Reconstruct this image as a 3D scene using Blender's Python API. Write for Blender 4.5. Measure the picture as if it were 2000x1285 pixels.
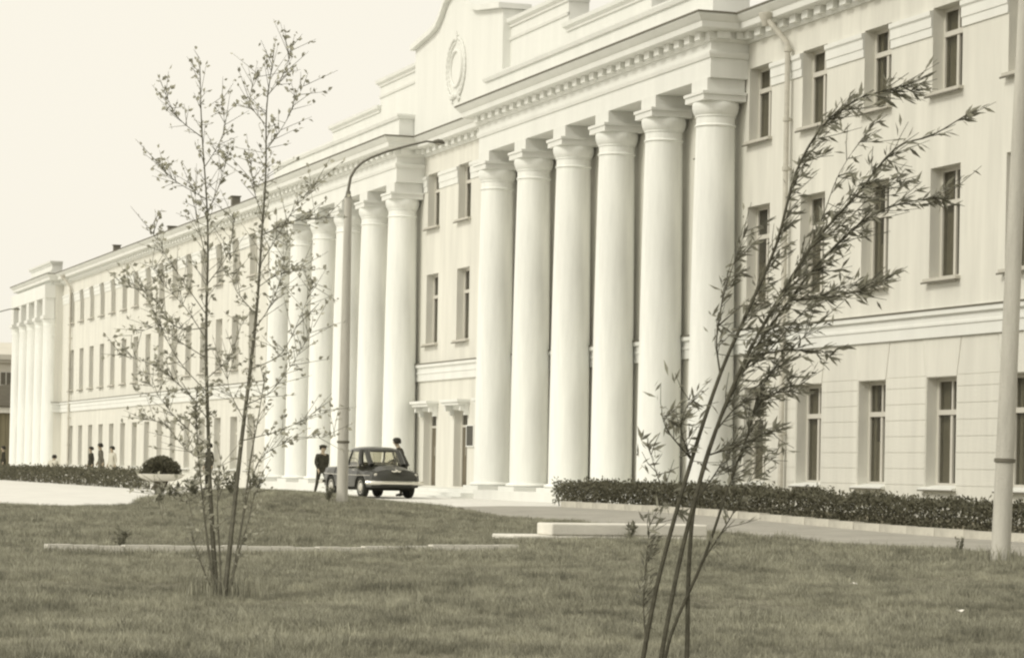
import bpy, bmesh, math, random
from mathutils import Vector, Matrix
R = math.radians
random.seed(7)
sc = bpy.context.scene
for o in list(bpy.data.objects): bpy.data.objects.remove(o)
col = sc.collection

# ------------------------------------------------------------------ camera
TH, ROLL, EYE = R(19.295), R(1.0066), 1.0
cam_d = bpy.data.cameras.new('Camera'); cam = bpy.data.objects.new('Camera', cam_d); col.objects.link(cam)
fwd = Vector((-math.cos(TH), math.sin(TH), 0)); rgt = Vector((math.sin(TH), math.cos(TH), 0)); up = Vector((0, 0, 1))
cr, sr = math.cos(ROLL), math.sin(ROLL)
ax = rgt*cr + up*sr; ay = up*cr - rgt*sr; az = -fwd
M = Matrix((ax, ay, az)).transposed().to_4x4(); M.translation = (0, 0, EYE)
cam.matrix_world = M
cam_d.sensor_width = 36; cam_d.lens = 36*5170.1/2000; cam_d.shift_y = (916.1-642.5)/2000
cam_d.clip_start = .1; cam_d.clip_end = 5000
sc.camera = cam

# ------------------------------------------------------------------ sky, sun, exposure
world = bpy.data.worlds.new('World'); sc.world = world; world.use_nodes = True
wn = world.node_tree; wn.nodes.clear()
SUN_DIR = Vector((.16, -.74, .62)).normalized()          # from the ground towards the sun
elev = math.asin(SUN_DIR.z)
sky = wn.nodes.new('ShaderNodeTexSky'); sky.sky_type = 'NISHITA'; sky.sun_disc = False
sky.sun_elevation = elev; sky.sun_rotation = math.atan2(SUN_DIR.x, SUN_DIR.y)
sky.dust_density = 4; sky.air_density = 1.2
bw = wn.nodes.new('ShaderNodeRGBToBW'); wn.links.new(sky.outputs[0], bw.inputs[0])
mul = wn.nodes.new('ShaderNodeMath'); mul.operation = 'MULTIPLY'; mul.inputs[1].default_value = .10*.12
wn.links.new(bw.outputs[0], mul.inputs[0])
add = wn.nodes.new('ShaderNodeMath'); add.operation = 'ADD'; add.inputs[1].default_value = .72
wn.links.new(mul.outputs[0], add.inputs[0])
bg = wn.nodes.new('ShaderNodeBackground'); bg.inputs[0].default_value = (1.0, .952, .83, 1)   # even milky overcast
wn.links.new(add.outputs[0], bg.inputs[1])
wo = wn.nodes.new('ShaderNodeOutputWorld'); wn.links.new(bg.outputs[0], wo.inputs[0])
sun_d = bpy.data.lights.new('sun', 'SUN'); sun_d.energy = 1.3; sun_d.angle = R(18); sun_d.color = (1, .955, .84)
sun = bpy.data.objects.new('sun', sun_d); col.objects.link(sun)
sun.rotation_euler = SUN_DIR.to_track_quat('Z', 'Y').to_euler(); sun.location = (0, 0, 40)
sc.view_settings.view_transform = 'Standard'; sc.view_settings.look = 'None'
sc.view_settings.exposure = 0.35; sc.view_settings.gamma = 1; sc.view_settings.use_curve_mapping = False
sc.render.engine = 'CYCLES'; sc.cycles.filter_width = 2.3; sc.cycles.max_bounces = 6; sc.cycles.transparent_max_bounces = 12

# ------------------------------------------------------------------ helpers
def V(s, d, z): return Vector((-s, d, z))                 # s: along the facade, d: towards it, z: up

def mat(name, c, rough=.8, spec=.25, metal=0, var=0, vs=3.0, bump=0, bs=60, coat=0, trans=0, c2=None, streak=False):
    m = bpy.data.materials.new(name); m.use_nodes = True; nt = m.node_tree; p = nt.nodes['Principled BSDF']
    p.inputs['Base Color'].default_value = (*c, 1); p.inputs['Roughness'].default_value = rough
    p.inputs['Specular IOR Level'].default_value = spec; p.inputs['Metallic'].default_value = metal
    p.inputs['Coat Weight'].default_value = coat
    if trans: p.inputs['Transmission Weight'].default_value = trans
    if var or bump:
        tc = nt.nodes.new('ShaderNodeTexCoord')
    if var:
        mp = nt.nodes.new('ShaderNodeMapping'); nt.links.new(tc.outputs['Object'], mp.inputs[0])
        if streak: mp.inputs['Scale'].default_value = (1, 1, .12)
        n = nt.nodes.new('ShaderNodeTexNoise'); n.inputs['Scale'].default_value = vs; n.inputs['Detail'].default_value = 8
        n.inputs['Roughness'].default_value = .65; nt.links.new(mp.outputs[0], n.inputs['Vector'])
        r = nt.nodes.new('ShaderNodeValToRGB'); r.color_ramp.elements[0].position = .32; r.color_ramp.elements[1].position = .68
        d = c2 if c2 else tuple(x*(1-var) for x in c)
        r.color_ramp.elements[0].color = (*d, 1); r.color_ramp.elements[1].color = (*[min(1, x*(1+var*.5)) for x in c], 1)
        nt.links.new(n.outputs[0], r.inputs[0]); nt.links.new(r.outputs[0], p.inputs['Base Color'])
    if bump:
        n2 = nt.nodes.new('ShaderNodeTexNoise'); n2.inputs['Scale'].default_value = bs; n2.inputs['Detail'].default_value = 5
        nt.links.new(tc.outputs['Object'], n2.inputs['Vector'])
        b = nt.nodes.new('ShaderNodeBump'); b.inputs['Strength'].default_value = bump; b.inputs['Distance'].default_value = .02
        nt.links.new(n2.outputs[0], b.inputs['Height']); nt.links.new(b.outputs[0], p.inputs['Normal'])
    return m

def glass_mat(name, tint=.75, fac=.10):
    m = bpy.data.materials.new(name); m.use_nodes = True; nt = m.node_tree; nt.nodes.clear()
    t = nt.nodes.new('ShaderNodeBsdfTransparent'); t.inputs[0].default_value = (tint, tint*.99, tint*.93, 1)
    g = nt.nodes.new('ShaderNodeBsdfGlossy'); g.inputs['Roughness'].default_value = .03
    lw = nt.nodes.new('ShaderNodeLayerWeight'); pw = nt.nodes.new('ShaderNodeMath'); pw.operation = 'POWER'; pw.inputs[1].default_value = 5
    nt.links.new(lw.outputs['Facing'], pw.inputs[0])
    f = nt.nodes.new('ShaderNodeMath'); f.operation = 'MULTIPLY_ADD'; f.inputs[1].default_value = .9; f.inputs[2].default_value = .08
    nt.links.new(pw.outputs[0], f.inputs[0])
    x = nt.nodes.new('ShaderNodeMixShader'); nt.links.new(f.outputs[0], x.inputs[0])
    nt.links.new(t.outputs[0], x.inputs[1]); nt.links.new(g.outputs[0], x.inputs[2])
    o = nt.nodes.new('ShaderNodeOutputMaterial'); nt.links.new(x.outputs[0], o.inputs[0])
    return m

def leaf_mat(name, c, t=.25, patch=False):
    m = bpy.data.materials.new(name); m.use_nodes = True; nt = m.node_tree; p = nt.nodes['Principled BSDF']
    p.inputs['Roughness'].default_value = .55; p.inputs['Specular IOR Level'].default_value = .3
    gi = nt.nodes.new('ShaderNodeNewGeometry')
    r = nt.nodes.new('ShaderNodeValToRGB')
    r.color_ramp.elements[0].color = (*[x*.65 for x in c], 1); r.color_ramp.elements[1].color = (*[x*1.45 for x in c], 1)
    nt.links.new(gi.outputs['Random Per Island'], r.inputs[0]); nt.links.new(r.outputs[0], p.inputs['Base Color'])
    out = r.outputs[0]
    if patch:                                             # drier and greener patches of the turf
        mx = nt.nodes.new('ShaderNodeMix'); mx.data_type = 'RGBA'; mx.blend_type = 'MULTIPLY'; mx.inputs[0].default_value = 1
        n1 = nt.nodes.new('ShaderNodeTexNoise'); n1.inputs['Scale'].default_value = .9; n1.inputs['Detail'].default_value = 7; n1.inputs['Roughness'].default_value = .7
        nt.links.new(gi.outputs['Position'], n1.inputs['Vector'])
        r2 = nt.nodes.new('ShaderNodeValToRGB'); r2.color_ramp.elements[0].position = .34; r2.color_ramp.elements[1].position = .66
        r2.color_ramp.elements[0].color = (.42, .42, .39, 1); r2.color_ramp.elements[1].color = (1.3, 1.29, 1.24, 1)
        n3 = nt.nodes.new('ShaderNodeTexNoise'); n3.inputs['Scale'].default_value = 5.5; n3.inputs['Detail'].default_value = 4
        nt.links.new(gi.outputs['Position'], n3.inputs['Vector'])
        av = nt.nodes.new('ShaderNodeMath'); av.operation = 'MULTIPLY_ADD'; av.inputs[1].default_value = .45; sb = nt.nodes.new('ShaderNodeMath'); sb.operation = 'MULTIPLY'; sb.inputs[1].default_value = .55
        nt.links.new(n1.outputs[0], sb.inputs[0]); nt.links.new(n3.outputs[0], av.inputs[0]); nt.links.new(sb.outputs[0], av.inputs[2])
        r2.color_ramp.elements[0].position = .38; r2.color_ramp.elements[1].position = .62
        nt.links.new(av.outputs[0], r2.inputs[0]); nt.links.new(r.outputs[0], mx.inputs[6]); nt.links.new(r2.outputs[0], mx.inputs[7])
        out = mx.outputs[2]; nt.links.new(out, p.inputs['Base Color'])
    tr = nt.nodes.new('ShaderNodeBsdfTranslucent'); nt.links.new(out, tr.inputs[0])
    x = nt.nodes.new('ShaderNodeMixShader'); x.inputs[0].default_value = t
    o = nt.nodes['Material Output']
    nt.links.new(p.outputs[0], x.inputs[1]); nt.links.new(tr.outputs[0], x.inputs[2]); nt.links.new(x.outputs[0], o.inputs[0])
    return m

MT = dict(
    wall=mat('wall_plaster', (.715, .705, .645), .9, .15, var=.11, vs=1.9, bump=.25, bs=40, streak=True),
    trim=mat('white_plaster', (.765, .77, .735), .85, .15, var=.06, vs=1.2, bump=.12, bs=30, streak=True),
    column=mat('column_plaster', (.85, .86, .825), .85, .15, var=.13, vs=2.2, bump=.3, bs=14, streak=True),
    flash=mat('dark_flashing', (.16, .15, .12), .6),
    roof=mat('roof_metal', (.18, .17, .14), .6),
    frame=mat('window_paint', (.60, .58, .52), .6),
    room=mat('room_paint', (.55, .53, .46), .9),
    curtain=mat('curtain_cloth', (.52, .50, .43), .95, var=.2, vs=8, streak=True),
    glass=glass_mat('window_glass', .70), carglass=glass_mat('car_glass', .93),
    door=mat('door_wood', (.16, .14, .10), .6, var=.25, vs=6, streak=True),
    plaque=mat('plaque_face', (.05, .048, .035), .4),
    pipe=mat('pipe_metal', (.56, .54, .475), .6, var=.15, vs=5),
    concrete=mat('concrete', (.56, .545, .49), .9, .15, var=.22, vs=7, bump=.4, bs=50, streak=True),
    white_conc=mat('whitewashed_concrete', (.74, .72, .655), .9, .1, var=.12, vs=3, bump=.3, bs=40),
    kerb=mat('kerb_stone', (.55, .53, .465), .9, .1, var=.2, vs=3, bump=.3, bs=50),
    road=mat('asphalt', (.39, .375, .335), .92, .15, var=.16, vs=1.1, bump=.3, bs=70),
    plaza=mat('plaza_concrete', (.74, .73, .69), .9, .15, var=.10, vs=.8, bump=.2, bs=40),
    earth=mat('earth', (.24, .22, .165), .95, .1, var=.3, vs=1.5, bump=.5, bs=30),
    lawn=mat('lawn_turf', (.22, .21, .165), .95, .05, var=.35, vs=1.3, bump=.6, bs=40),
    lamp=mat('lamp_metal', (.17, .163, .135), .6),
    lens=mat('lamp_lens', (.5, .48, .42), .2),
    paint=mat('car_paint', (.035, .035, .028), .30, .4, coat=.25),
    chrome=mat('chrome', (.75, .73, .66), .18, .5, metal=1),
    rubber=mat('tyre_rubber', (.03, .03, .024), .85),
    dark=mat('dark_void', (.03, .029, .022), .8),
    cloth_dark=mat('dark_cloth', (.06, .057, .044), .95, .1, var=.3, vs=12),
    cloth_grey=mat('grey_cloth', (.17, .16, .13), .95, .1, var=.25, vs=12),
    cloth_light=mat('light_cloth', (.58, .56, .48), .95, .1, var=.12, vs=12),
    skin=mat('skin', (.42, .35, .26), .6, .3), hair=mat('hair', (.03, .027, .02), .6),
    shoe=mat('shoe_leather', (.04, .037, .028), .5),
    bark2=mat('pale_bark', (.19, .183, .145), .9, .1, var=.3, vs=25, bump=.4, bs=120),
    bark=mat('bark', (.11, .105, .08), .9, .1, var=.35, vs=30, bump=.4, bs=120),
    seat=mat('seat_cloth', (.2, .19, .15), .9),
    far_wall=mat('far_wall', (.66, .63, .55), .9, var=.08, vs=.5),
    shed_wall=mat('shed_boards', (.25, .225, .15), .9, var=.2, vs=2, streak=True),
    shed_roof=mat('shed_roof', (.11, .10, .075), .85, var=.2, vs=2),
    paper=mat('paper', (.8, .78, .72), .9),
    leaf_near=leaf_mat('willow_leaf', (.25, .245, .195), .35),
    leaf_far=leaf_mat('poplar_leaf', (.46, .452, .375), .5),
    leaf_weed=leaf_mat('weed_leaf', (.20, .197, .15), .3),
    hedge=leaf_mat('hedge_leaf', (.13, .125, .088), .2),
    blade=leaf_mat('grass_blade', (.36, .355, .292), .32, True),
)

class MB:
    def __init__(s): s.v, s.f = [], []
    def quad(s, a, b, c, d):
        n = len(s.v); s.v += [tuple(a), tuple(b), tuple(c), tuple(d)]; s.f.append((n, n+1, n+2, n+3))
    def box(s, s0, s1, d0, d1, z0, z1):
        n = len(s.v)
        for z in (z0, z1):
            s.v += [(-s1, d0, z), (-s0, d0, z), (-s0, d1, z), (-s1, d1, z)]
        for f in ((3, 2, 1, 0), (4, 5, 6, 7), (0, 1, 5, 4), (1, 2, 6, 5), (2, 3, 7, 6), (3, 0, 4, 7)):
            s.f.append(tuple(n+i for i in f))
    def lbox(s, x0, x1, y0, y1, z0, z1): s.box(-x1, -x0, y0, y1, z0, z1)
    def lathe(s, prof, c=(0, 0, 0), n=32, a0=0, a1=2*math.pi):
        b = len(s.v); full = abs(a1-a0-2*math.pi) < 1e-6; m = n if full else n+1
        for r, z in prof:
            for i in range(m):
                a = a0+(a1-a0)*i/n; s.v.append((c[0]+r*math.cos(a), c[1]+r*math.sin(a), c[2]+z))
        for j in range(len(prof)-1):
            for i in range(n):
                k = (i+1) % m
                s.f.append((b+j*m+i, b+j*m+k, b+(j+1)*m+k, b+(j+1)*m+i))
        if full:
            s.f.append(tuple(b+i for i in reversed(range(m)))); t = b+(len(prof)-1)*m; s.f.append(tuple(t+i for i in range(m)))
    def tube(s, pts, rad, n=8):
        pts = [Vector(p) for p in pts]; b = len(s.v)
        rr = rad if isinstance(rad, (list, tuple)) else [rad]*len(pts)
        t0 = (pts[1]-pts[0]).normalized(); u = t0.orthogonal().normalized()
        for i, p in enumerate(pts):
            t = (pts[min(i+1, len(pts)-1)]-pts[max(i-1, 0)]).normalized()
            u = (u-t*u.dot(t)).normalized(); w = t.cross(u)
            for k in range(n):
                a = 2*math.pi*k/n; s.v.append(tuple(p+(u*math.cos(a)+w*math.sin(a))*rr[i]))
        for i in range(len(pts)-1):
            for k in range(n):
                k2 = (k+1) % n
                s.f.append((b+i*n+k, b+i*n+k2, b+(i+1)*n+k2, b+(i+1)*n+k))
        s.f.append(tuple(b+k for k in reversed(range(n)))); e = b+(len(pts)-1)*n; s.f.append(tuple(e+k for k in range(n)))
    def prism(s, poly, d0, d1):                           # poly of (s, z), extruded in d
        n = len(s.v); k = len(poly)
        s.v += [(-a, d0, z) for a, z in poly]+[(-a, d1, z) for a, z in poly]
        s.f.append(tuple(n+i for i in range(k))); s.f.append(tuple(n+k+i for i in reversed(range(k))))
        for i in range(k):
            j = (i+1) % k; s.f.append((n+i, n+k+i, n+k+j, n+j))
    def molding(s, path, prof, cap=True):                 # path (s, d) run with growing s; prof (offset out, z), closed loop
        b = len(s.v); k = len(prof); offs = []
        for i, p in enumerate(path):
            ns = []
            for q0, q1 in ((i-1, i), (i, i+1)):
                if q0 < 0 or q1 >= len(path): continue
                a, c = path[q0], path[q1]; L = math.hypot(c[0]-a[0], c[1]-a[1])
                ns.append(((c[1]-a[1])/L, -(c[0]-a[0])/L))  # outward: towards smaller d when s grows
            if len(ns) == 2:
                m = (ns[0][0]+ns[1][0], ns[0][1]+ns[1][1]); dt = m[0]*ns[0][0]+m[1]*ns[0][1]
                offs.append((m[0]/dt, m[1]/dt))
            else: offs.append(ns[0])
        for p, o in zip(path, offs):
            for w, z in prof: s.v.append((-(p[0]+o[0]*w), p[1]+o[1]*w, z))
        for i in range(len(path)-1):
            for j in range(k):
                j2 = (j+1) % k; s.f.append((b+i*k+j, b+i*k+j2, b+(i+1)*k+j2, b+(i+1)*k+j))
        if cap:
            s.f.append(tuple(b+j for j in range(k))); e = b+(len(path)-1)*k; s.f.append(tuple(e+j for j in reversed(range(k))))
    def mesh(s, name, smooth=False, fix=True):
        me = bpy.data.meshes.new(name); me.from_pydata(s.v, [], s.f)
        if fix:
            bm = bmesh.new(); bm.from_mesh(me); bmesh.ops.recalc_face_normals(bm, faces=bm.faces); bm.to_mesh(me); bm.free()
        if smooth:
            me.shade_smooth()
            try: me.set_sharp_from_angle(angle=R(35))
            except Exception: pass
        return me
    def build(s, name, m, parent=None, smooth=False, fix=True):
        me = s.mesh(name, smooth, fix)
        if m: me.materials.append(m if not isinstance(m, str) else MT[m])
        return link(name, me, parent)

def link(name, me, parent=None, loc=None):
    o = bpy.data.objects.new(name, me); col.objects.link(o); o.parent = parent
    if loc is not None: o.location = loc
    return o
def tag(o, label=None, cat=None, group=None, kind=None):
    for k, v in (('label', label), ('category', cat), ('group', group), ('kind', kind)):
        if v: o[k] = v
    return o
def empty(name, loc=(0, 0, 0), rz=0, label=None, cat=None, group=None):
    o = bpy.data.objects.new(name, None); col.objects.link(o); o.location = loc; o.rotation_euler = (0, 0, rz)
    o.empty_display_size = .3
    return tag(o, label, cat, group)
def kids(o): return [c for c in bpy.data.objects if c.parent == o]
def copy_tree(o, parent=None):
    c = o.copy(); col.objects.link(c); c.parent = parent
    for k in kids(o): copy_tree(k, c)
    return c
def smooth01(a, b, x):
    t = max(0, min(1, (x-a)/(b-a))); return t*t*(3-2*t)

# ------------------------------------------------------------------ ground
def relief(s, d):
    n = math.sin(s*.9+d*.35)*.016+math.sin(s*.31-d*.77+1)*.02+math.sin(s*2.1+d*1.7)*.007
    mound = .36*smooth01(45.5, 54, s)*smooth01(10.6, 14.2, d)*(1-.5*smooth01(14.6, 17, d))*(1-smooth01(59, 64, s))
    return .03+n+mound
def road_z(s, d=21): return .15*smooth01(38, 52, s)*smooth01(15.5, 20.5, d)

mb = MB(); mb.quad((-2500, -2500, -.12), (2500, -2500, -.12), (2500, 2500, -.12), (-2500, 2500, -.12))
tag(mb.build('ground', 'earth'), kind='structure')
# plaza beyond the lawn and the road in front of it
def sheet(name, m, ss, ds, zf):
    b = MB(); n = len(ds)
    for a in ss:
        for d in ds: b.v.append((-a, d, zf(a, d)))
    for i in range(len(ss)-1):
        for j in range(n-1): b.f.append((i*n+j, i*n+j+1, (i+1)*n+j+1, (i+1)*n+j))
    o = b.build(name, m, fix=False); me = o.data; me.flip_normals() if me.polygons[0].normal.z < 0 else None
    return tag(o, kind='structure')
fr = lambda a, b, n: [a+(b-a)*i/n for i in range(n+1)]
road = sheet('road', 'road', fr(5, 57.9, 40), fr(15.5, 21.5, 8), lambda s, d: road_z(s, d))
sheet('plaza', 'plaza', fr(57.9, 260, 60), [-60, -20, 0, 10, 14, 15.5, 17, 18, 19, 20, 21.5, 26.5], lambda s, d: road_z(s, d)*(1-smooth01(75, 100, s)))
sheet('planting_strip', 'earth', fr(5, 57.9, 40), [21.5, 23, 25.6], lambda s, d: road_z(s)+.06)
# kerb stones along the far edge of the road
ks = MB(); ks.lbox(-.495, .495, -.11, .11, -.2, .13); kme = ks.mesh('kerb_stone'); kme.materials.append(MT['kerb'])
s = 26.0
while s < 57.5:
    o = link('kerb_stone', kme, road, (-s, 21.45+random.uniform(-.008, .008), road_z(s)+random.uniform(-.006, .006))); s += 1.0

def lawn_ok(s, d):
    if d > 16.9: return False
    if d > 11.6: return s < 58+ (4.5 if d > 12.6 else 4.5*(d-11.6)) - (max(0, d-15.4))*1.2
    return s < 58
def lawn_mesh(name, s0, s1, d0, d1, st, cond):
    b = MB(); ns, nd = int((s1-s0)/st), int((d1-d0)/st)
    for i in range(ns+1):
        for j in range(nd+1):
            a, d = s0+i*st, d0+j*st; b.v.append((-a, d, relief(a, d)))
    for i in range(ns):
        for j in range(nd):
            if cond(s0+(i+.5)*st, d0+(j+.5)*st):
                k = i*(nd+1)+j; b.f.append((k, k+nd+1, k+nd+2, k+1))
    me = bpy.data.meshes.new(name); me.from_pydata(b.v, [], b.f)
    bm = bmesh.new(); bm.from_mesh(me)
    bmesh.ops.delete(bm, geom=[v for v in bm.verts if not v.link_faces], context='VERTS')
    bmesh.ops.recalc_face_normals(bm, faces=bm.faces)
    if sum(f.normal.z for f in bm.faces) < 0: bmesh.ops.reverse_faces(bm, faces=bm.faces)
    bm.to_mesh(me); bm.free(); me.shade_smooth()
    return me
lm = lawn_mesh('lawn', -8, 64, -40, 17.4, .4, lambda s, d: lawn_ok(s, d)); lm.materials.append(MT['lawn'])
tag(link('lawn', lm), kind='structure')

# ------------------------------------------------------------------ the long white building
D = 25.3; CEN = 77.1; PIT = 3.132
bld = empty('administrative_building', V(CEN, D, 0), 0,
            'long white three-storey building with two rows of giant round columns', 'building')
bld.location = (0, 0, 0)
W0 = 1.22
def win_edges():
    a = [46.02+3*k for k in range(-8, 4)]                               # right wing
    a[-1] = 54.86
    p1 = [CEN-1.5*PIT-PIT*(k+.5)-W0/2 for k in range(4, -1, -1)]        # between the columns
    m = [CEN+PIT*k-W0/2 for k in (-1, 0, 1)]
    p2 = [CEN+1.5*PIT+PIT*(k+.5)-W0/2 for k in range(5)]
    l = [136.63+3*k for k in range(-12, 4)]
    return a, p1, m, p2, l
wr, wp1, wm, wp2, wl = win_edges()
FL = ((.80, 2.97), (4.93, 7.15), (8.64, 10.35))
def wall(name, s0, s1, z0, z1, ops, d=D, rev=.26):
    b = MB(); S = sorted({s0, s1, *[x for o in ops for x in o[:2]]}); Z = sorted({z0, z1, *[x for o in ops for x in o[2:]]})
    for i in range(len(S)-1):
        for j in range(len(Z)-1):
            cs, cz = (S[i]+S[i+1])/2, (Z[j]+Z[j+1])/2
            if any(o[0] < cs < o[1] and o[2] < cz < o[3] for o in ops): continue
            b.quad((-S[i], d, Z[j]), (-S[i+1], d, Z[j]), (-S[i+1], d, Z[j+1]), (-S[i], d, Z[j+1]))
    for a, c, e, f in ops:
        b.quad((-a, d, e), (-a, d+rev, e), (-a, d+rev, f), (-a, d, f)); b.quad((-c, d, e), (-c, d, f), (-c, d+rev, f), (-c, d+rev, e))
        b.quad((-a, d, e), (-c, d, e), (-c, d+rev, e), (-a, d+rev, e)); b.quad((-a, d, f), (-a, d+rev, f), (-c, d+rev, f), (-c, d, f))
        # inner side round the opening, so that no light leaks past the frame
    me = bpy.data.meshes.new(name); me.from_pydata(b.v, [], b.f)
    bm = bmesh.new(); bm.from_mesh(me); bmesh.ops.remove_doubles(bm, verts=bm.verts, dist=1e-4); bm.to_mesh(me); bm.free()
    me.materials.append(MT['wall']); return link(name, me, bld)
DOORZ = (.44, 2.78)
allwin = []
def ops_for(edges, doors=False):
    o = []
    for e in edges:
        for k, (z0, z1) in enumerate(FL):
            if k == 0 and doors: o.append((e-.05, e+W0+.05, *DOORZ)); continue
            o.append((e, e+W0, z0, z1)); allwin.append((e, k))
    return o
P1A, P1B = CEN-6.5*PIT, CEN-1.5*PIT            # column axes of the near portico
P2A, P2B = CEN+1.5*PIT, CEN+6.5*PIT
HB = .56                                       # half breadth of a portico's end
sec = [(18, P1A-HB-.02, wr, False), (P1A-HB-.02, P1B+HB, wp1, False), (P1B+HB, P2A-HB, wm, True), (P2A-HB, P2B+HB, wp2, False), (P2B+HB, 150.6, wl, False)]
walls = []
for a, b_, e, dr in sec: walls.append(wall('wall', a, b_, -.1, 11.6, ops_for(e, dr)))
# pavilion at the far end
PV0, PV1, PD = 149.4, 162.0, D-.45
wpv = [PV0+.15+3.07*(k+.5)-W0/2 for k in range(4)]
b = MB(); b.box(PV1-.2, PV1, PD, D+14, -.1, 11.6); b.build('end_wall', 'wall', bld)
b = MB(); b.box(PV0, PV0+.3, PD+.002, D+.3, -.1, 11.55); b.build('return_wall', 'wall', bld)
walls.append(wall('wall', PV0, PV1, -.1, 11.6, [(e, e+W0, *FL[k]) for e in wpv for k in range(3)], d=PD))
pvwin = [(e, k) for e in wpv for k in range(3)]
# interior shell: back wall, floors, right end
b = MB(); b.box(18, PV1-.2, D+6, D+6.2, -.1, 11.6); b.build('inner_wall', 'room', bld)
b = MB(); b.box(17.8, 18, D, D+14, -.1, 11.6); b.build('end_wall', 'wall', bld)
for z in (.25, 3.9, 8.0, 11.3):
    b = MB(); b.box(18, PV1-.2, D+.30, D+6, z-.15, z); b.build('floor_slab', 'room', bld)
s = 20.0
while s < 160:
    b = MB(); b.box(s, s+.12, D+.32, D+5.9, .3, 11.2); b.build('inner_partition', 'room', bld); s += 6.0
# roof
b = MB(); b.prism([(0, 0), (1, 0), (1, 1), (0, 1)], 0, 1); b = MB()
prof = [(D-.35, 11.58), (D+7, 13.0), (D+14.4, 11.58)]
n = 0
for ss in (17.4, PV1+.4):
    for d, z in prof: b.v.append((-ss, d, z))
b.f += [(0, 1, 4, 3), (1, 2, 5, 4), (0, 2, 1), (3, 4, 5), (0, 3, 5, 2)]
roof = b.build('roof', 'roof', bld)
for s_, h in ((134, .40), (120.6, .28), (107.9, .5)):
    b = MB(); b.box(s_-.12, s_+.12, D-.1, D+.25, 11.5, 11.62+h); b.box(s_-.16, s_+.16, D-.14, D+.29, 11.62+h, 11.66+h); b.build('roof_vent', 'roof', roof)

# windows: one frame mesh per size, with panes, sill and curtain
def window_meshes(h, ground):
    f = MB(); w = W0; t = .075; zt = h*.66
    f.lbox(0, t, 0, .09, 0, h); f.lbox(w-t, w, 0, .09, 0, h); f.lbox(t, w-t, .002, .088, h-t, h); f.lbox(t, w-t, .002, .088, 0, t)
    f.lbox(t, w-t, -.03, .09, zt, zt+.10); f.lbox(w/2-.045, w/2+.045, -.006, .084, t, zt); f.lbox(w/2-.03, w/2+.03, .004, .08, zt+.10, h-t)
    fm = f.mesh('window'); fm.materials.append(MT['frame'])
    ps = []
    for x0, x1, z0, z1 in ((t, w/2-.045, t, zt), (w/2+.045, w-t, t, zt), (t, w/2-.03, zt+.1, h-t), (w/2+.03, w-t, zt+.1, h-t)):
        p = MB(); p.lbox(x0, x1, .038, .044, z0, z1); me = p.mesh('pane'); me.materials.append(MT['glass']); ps.append(me)
    si = MB()
    if ground:
        n = len(si.v); si.v += [(-.09, -.37, -.075), (w+.09, -.37, -.075), (w+.09, -.37, -.03), (-.09, -.37, -.03), (-.0, -.02, .03), (w, -.02, .03), (w, -.02, -.075), (0, -.02, -.075)]
        si.f += [(0, 1, 2, 3), (3, 2, 5, 4), (0, 3, 4, 7), (1, 6, 5, 2), (0, 7, 6, 1), (4, 5, 6, 7)]
    else:
        si.lbox(-.07, w+.07, -.35, -.02, -.05, .012)
    sm = si.mesh('sill'); sm.materials.append(MT['trim' if ground else 'pipe'])
    fl = MB(); fl.lbox(-.095, w+.095, -.378, -.35, -.092, -.06); flm = fl.mesh('sill_edge'); flm.materials.append(MT['flash'])
    cs = []
    for x0, x1, z0, z1 in ((.04, w*.30, .03, h*.97), (w*.70, w-.04, .03, h*.97), (.04, w-.04, .03, h*.42), (.04, w*.55, .03, h*.97)):
        c = MB(); N = 14
        for i in range(N+1):
            x = x0+(x1-x0)*i/N; y = .115+.014*math.sin(i*2.1)
            c.v += [(x, y, z0), (x, y, z1)]
        for i in range(N): c.f.append((2*i, 2*i+2, 2*i+3, 2*i+1))
        me = c.mesh('curtain', True, False); me.materials.append(MT['curtain']); cs.append(me)
    return fm, ps, sm, flm, cs
WM_ = [window_meshes(z1-z0, k == 0) for k, (z0, z1) in enumerate(FL)]
def put_window(e, k, d):
    fm, ps, sm, flm, cs = WM_[k]
    o = link('window', fm, bld, (-(e+W0), d+.24, FL[k][0]))
    for p in ps: link('pane', p, o)
    si = link('sill', sm, o); link('sill_edge', flm, o)
    r = random.random()
    for c in ([0, 1] if r < .45 else [3] if r < .75 else [2]): link('curtain', cs[c], o)
for e, k in allwin: put_window(e, k, D)
for e, k in pvwin: put_window(e, k, PD)

# doors in the middle bay
def door(e):
    w = W0+.1; b = MB(); h = DOORZ[1]-DOORZ[0]
    b.lbox(0, .09, 0, .1, 0, h); b.lbox(w-.09, w, 0, .1, 0, h); b.lbox(.09, w-.09, .002, .098, h-.09, h); b.lbox(.09, w-.09, .004, .096, h*.78, h*.78+.07)
    o = b.build('door', 'frame', bld); o.location = (-(e+w-.05), D+.24, DOORZ[0])
    for x0, x1 in ((.09, w/2-.004), (w/2+.004, w-.09)):
        b = MB(); b.lbox(x0, x1, .03, .07, .01, h*.78)
        for z0, z1 in ((.12, .8), (.9, 1.65)): b.lbox(x0+.1, x1-.1, .015, .03, z0, z1)
        b.build('door_leaf', 'door', o)
        xx = w/2+(.09 if x0 > .3 else -.09); b = MB(); b.tube([(xx, -.03, .95), (xx, -.03, 1.25)], .014, 6); b.build('handle', 'chrome', o)
    b = MB(); b.lbox(.09, w-.09, .04, .046, h*.78+.07, h-.09); b.build('pane', 'glass', o)
for e in wm: door(e)
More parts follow.
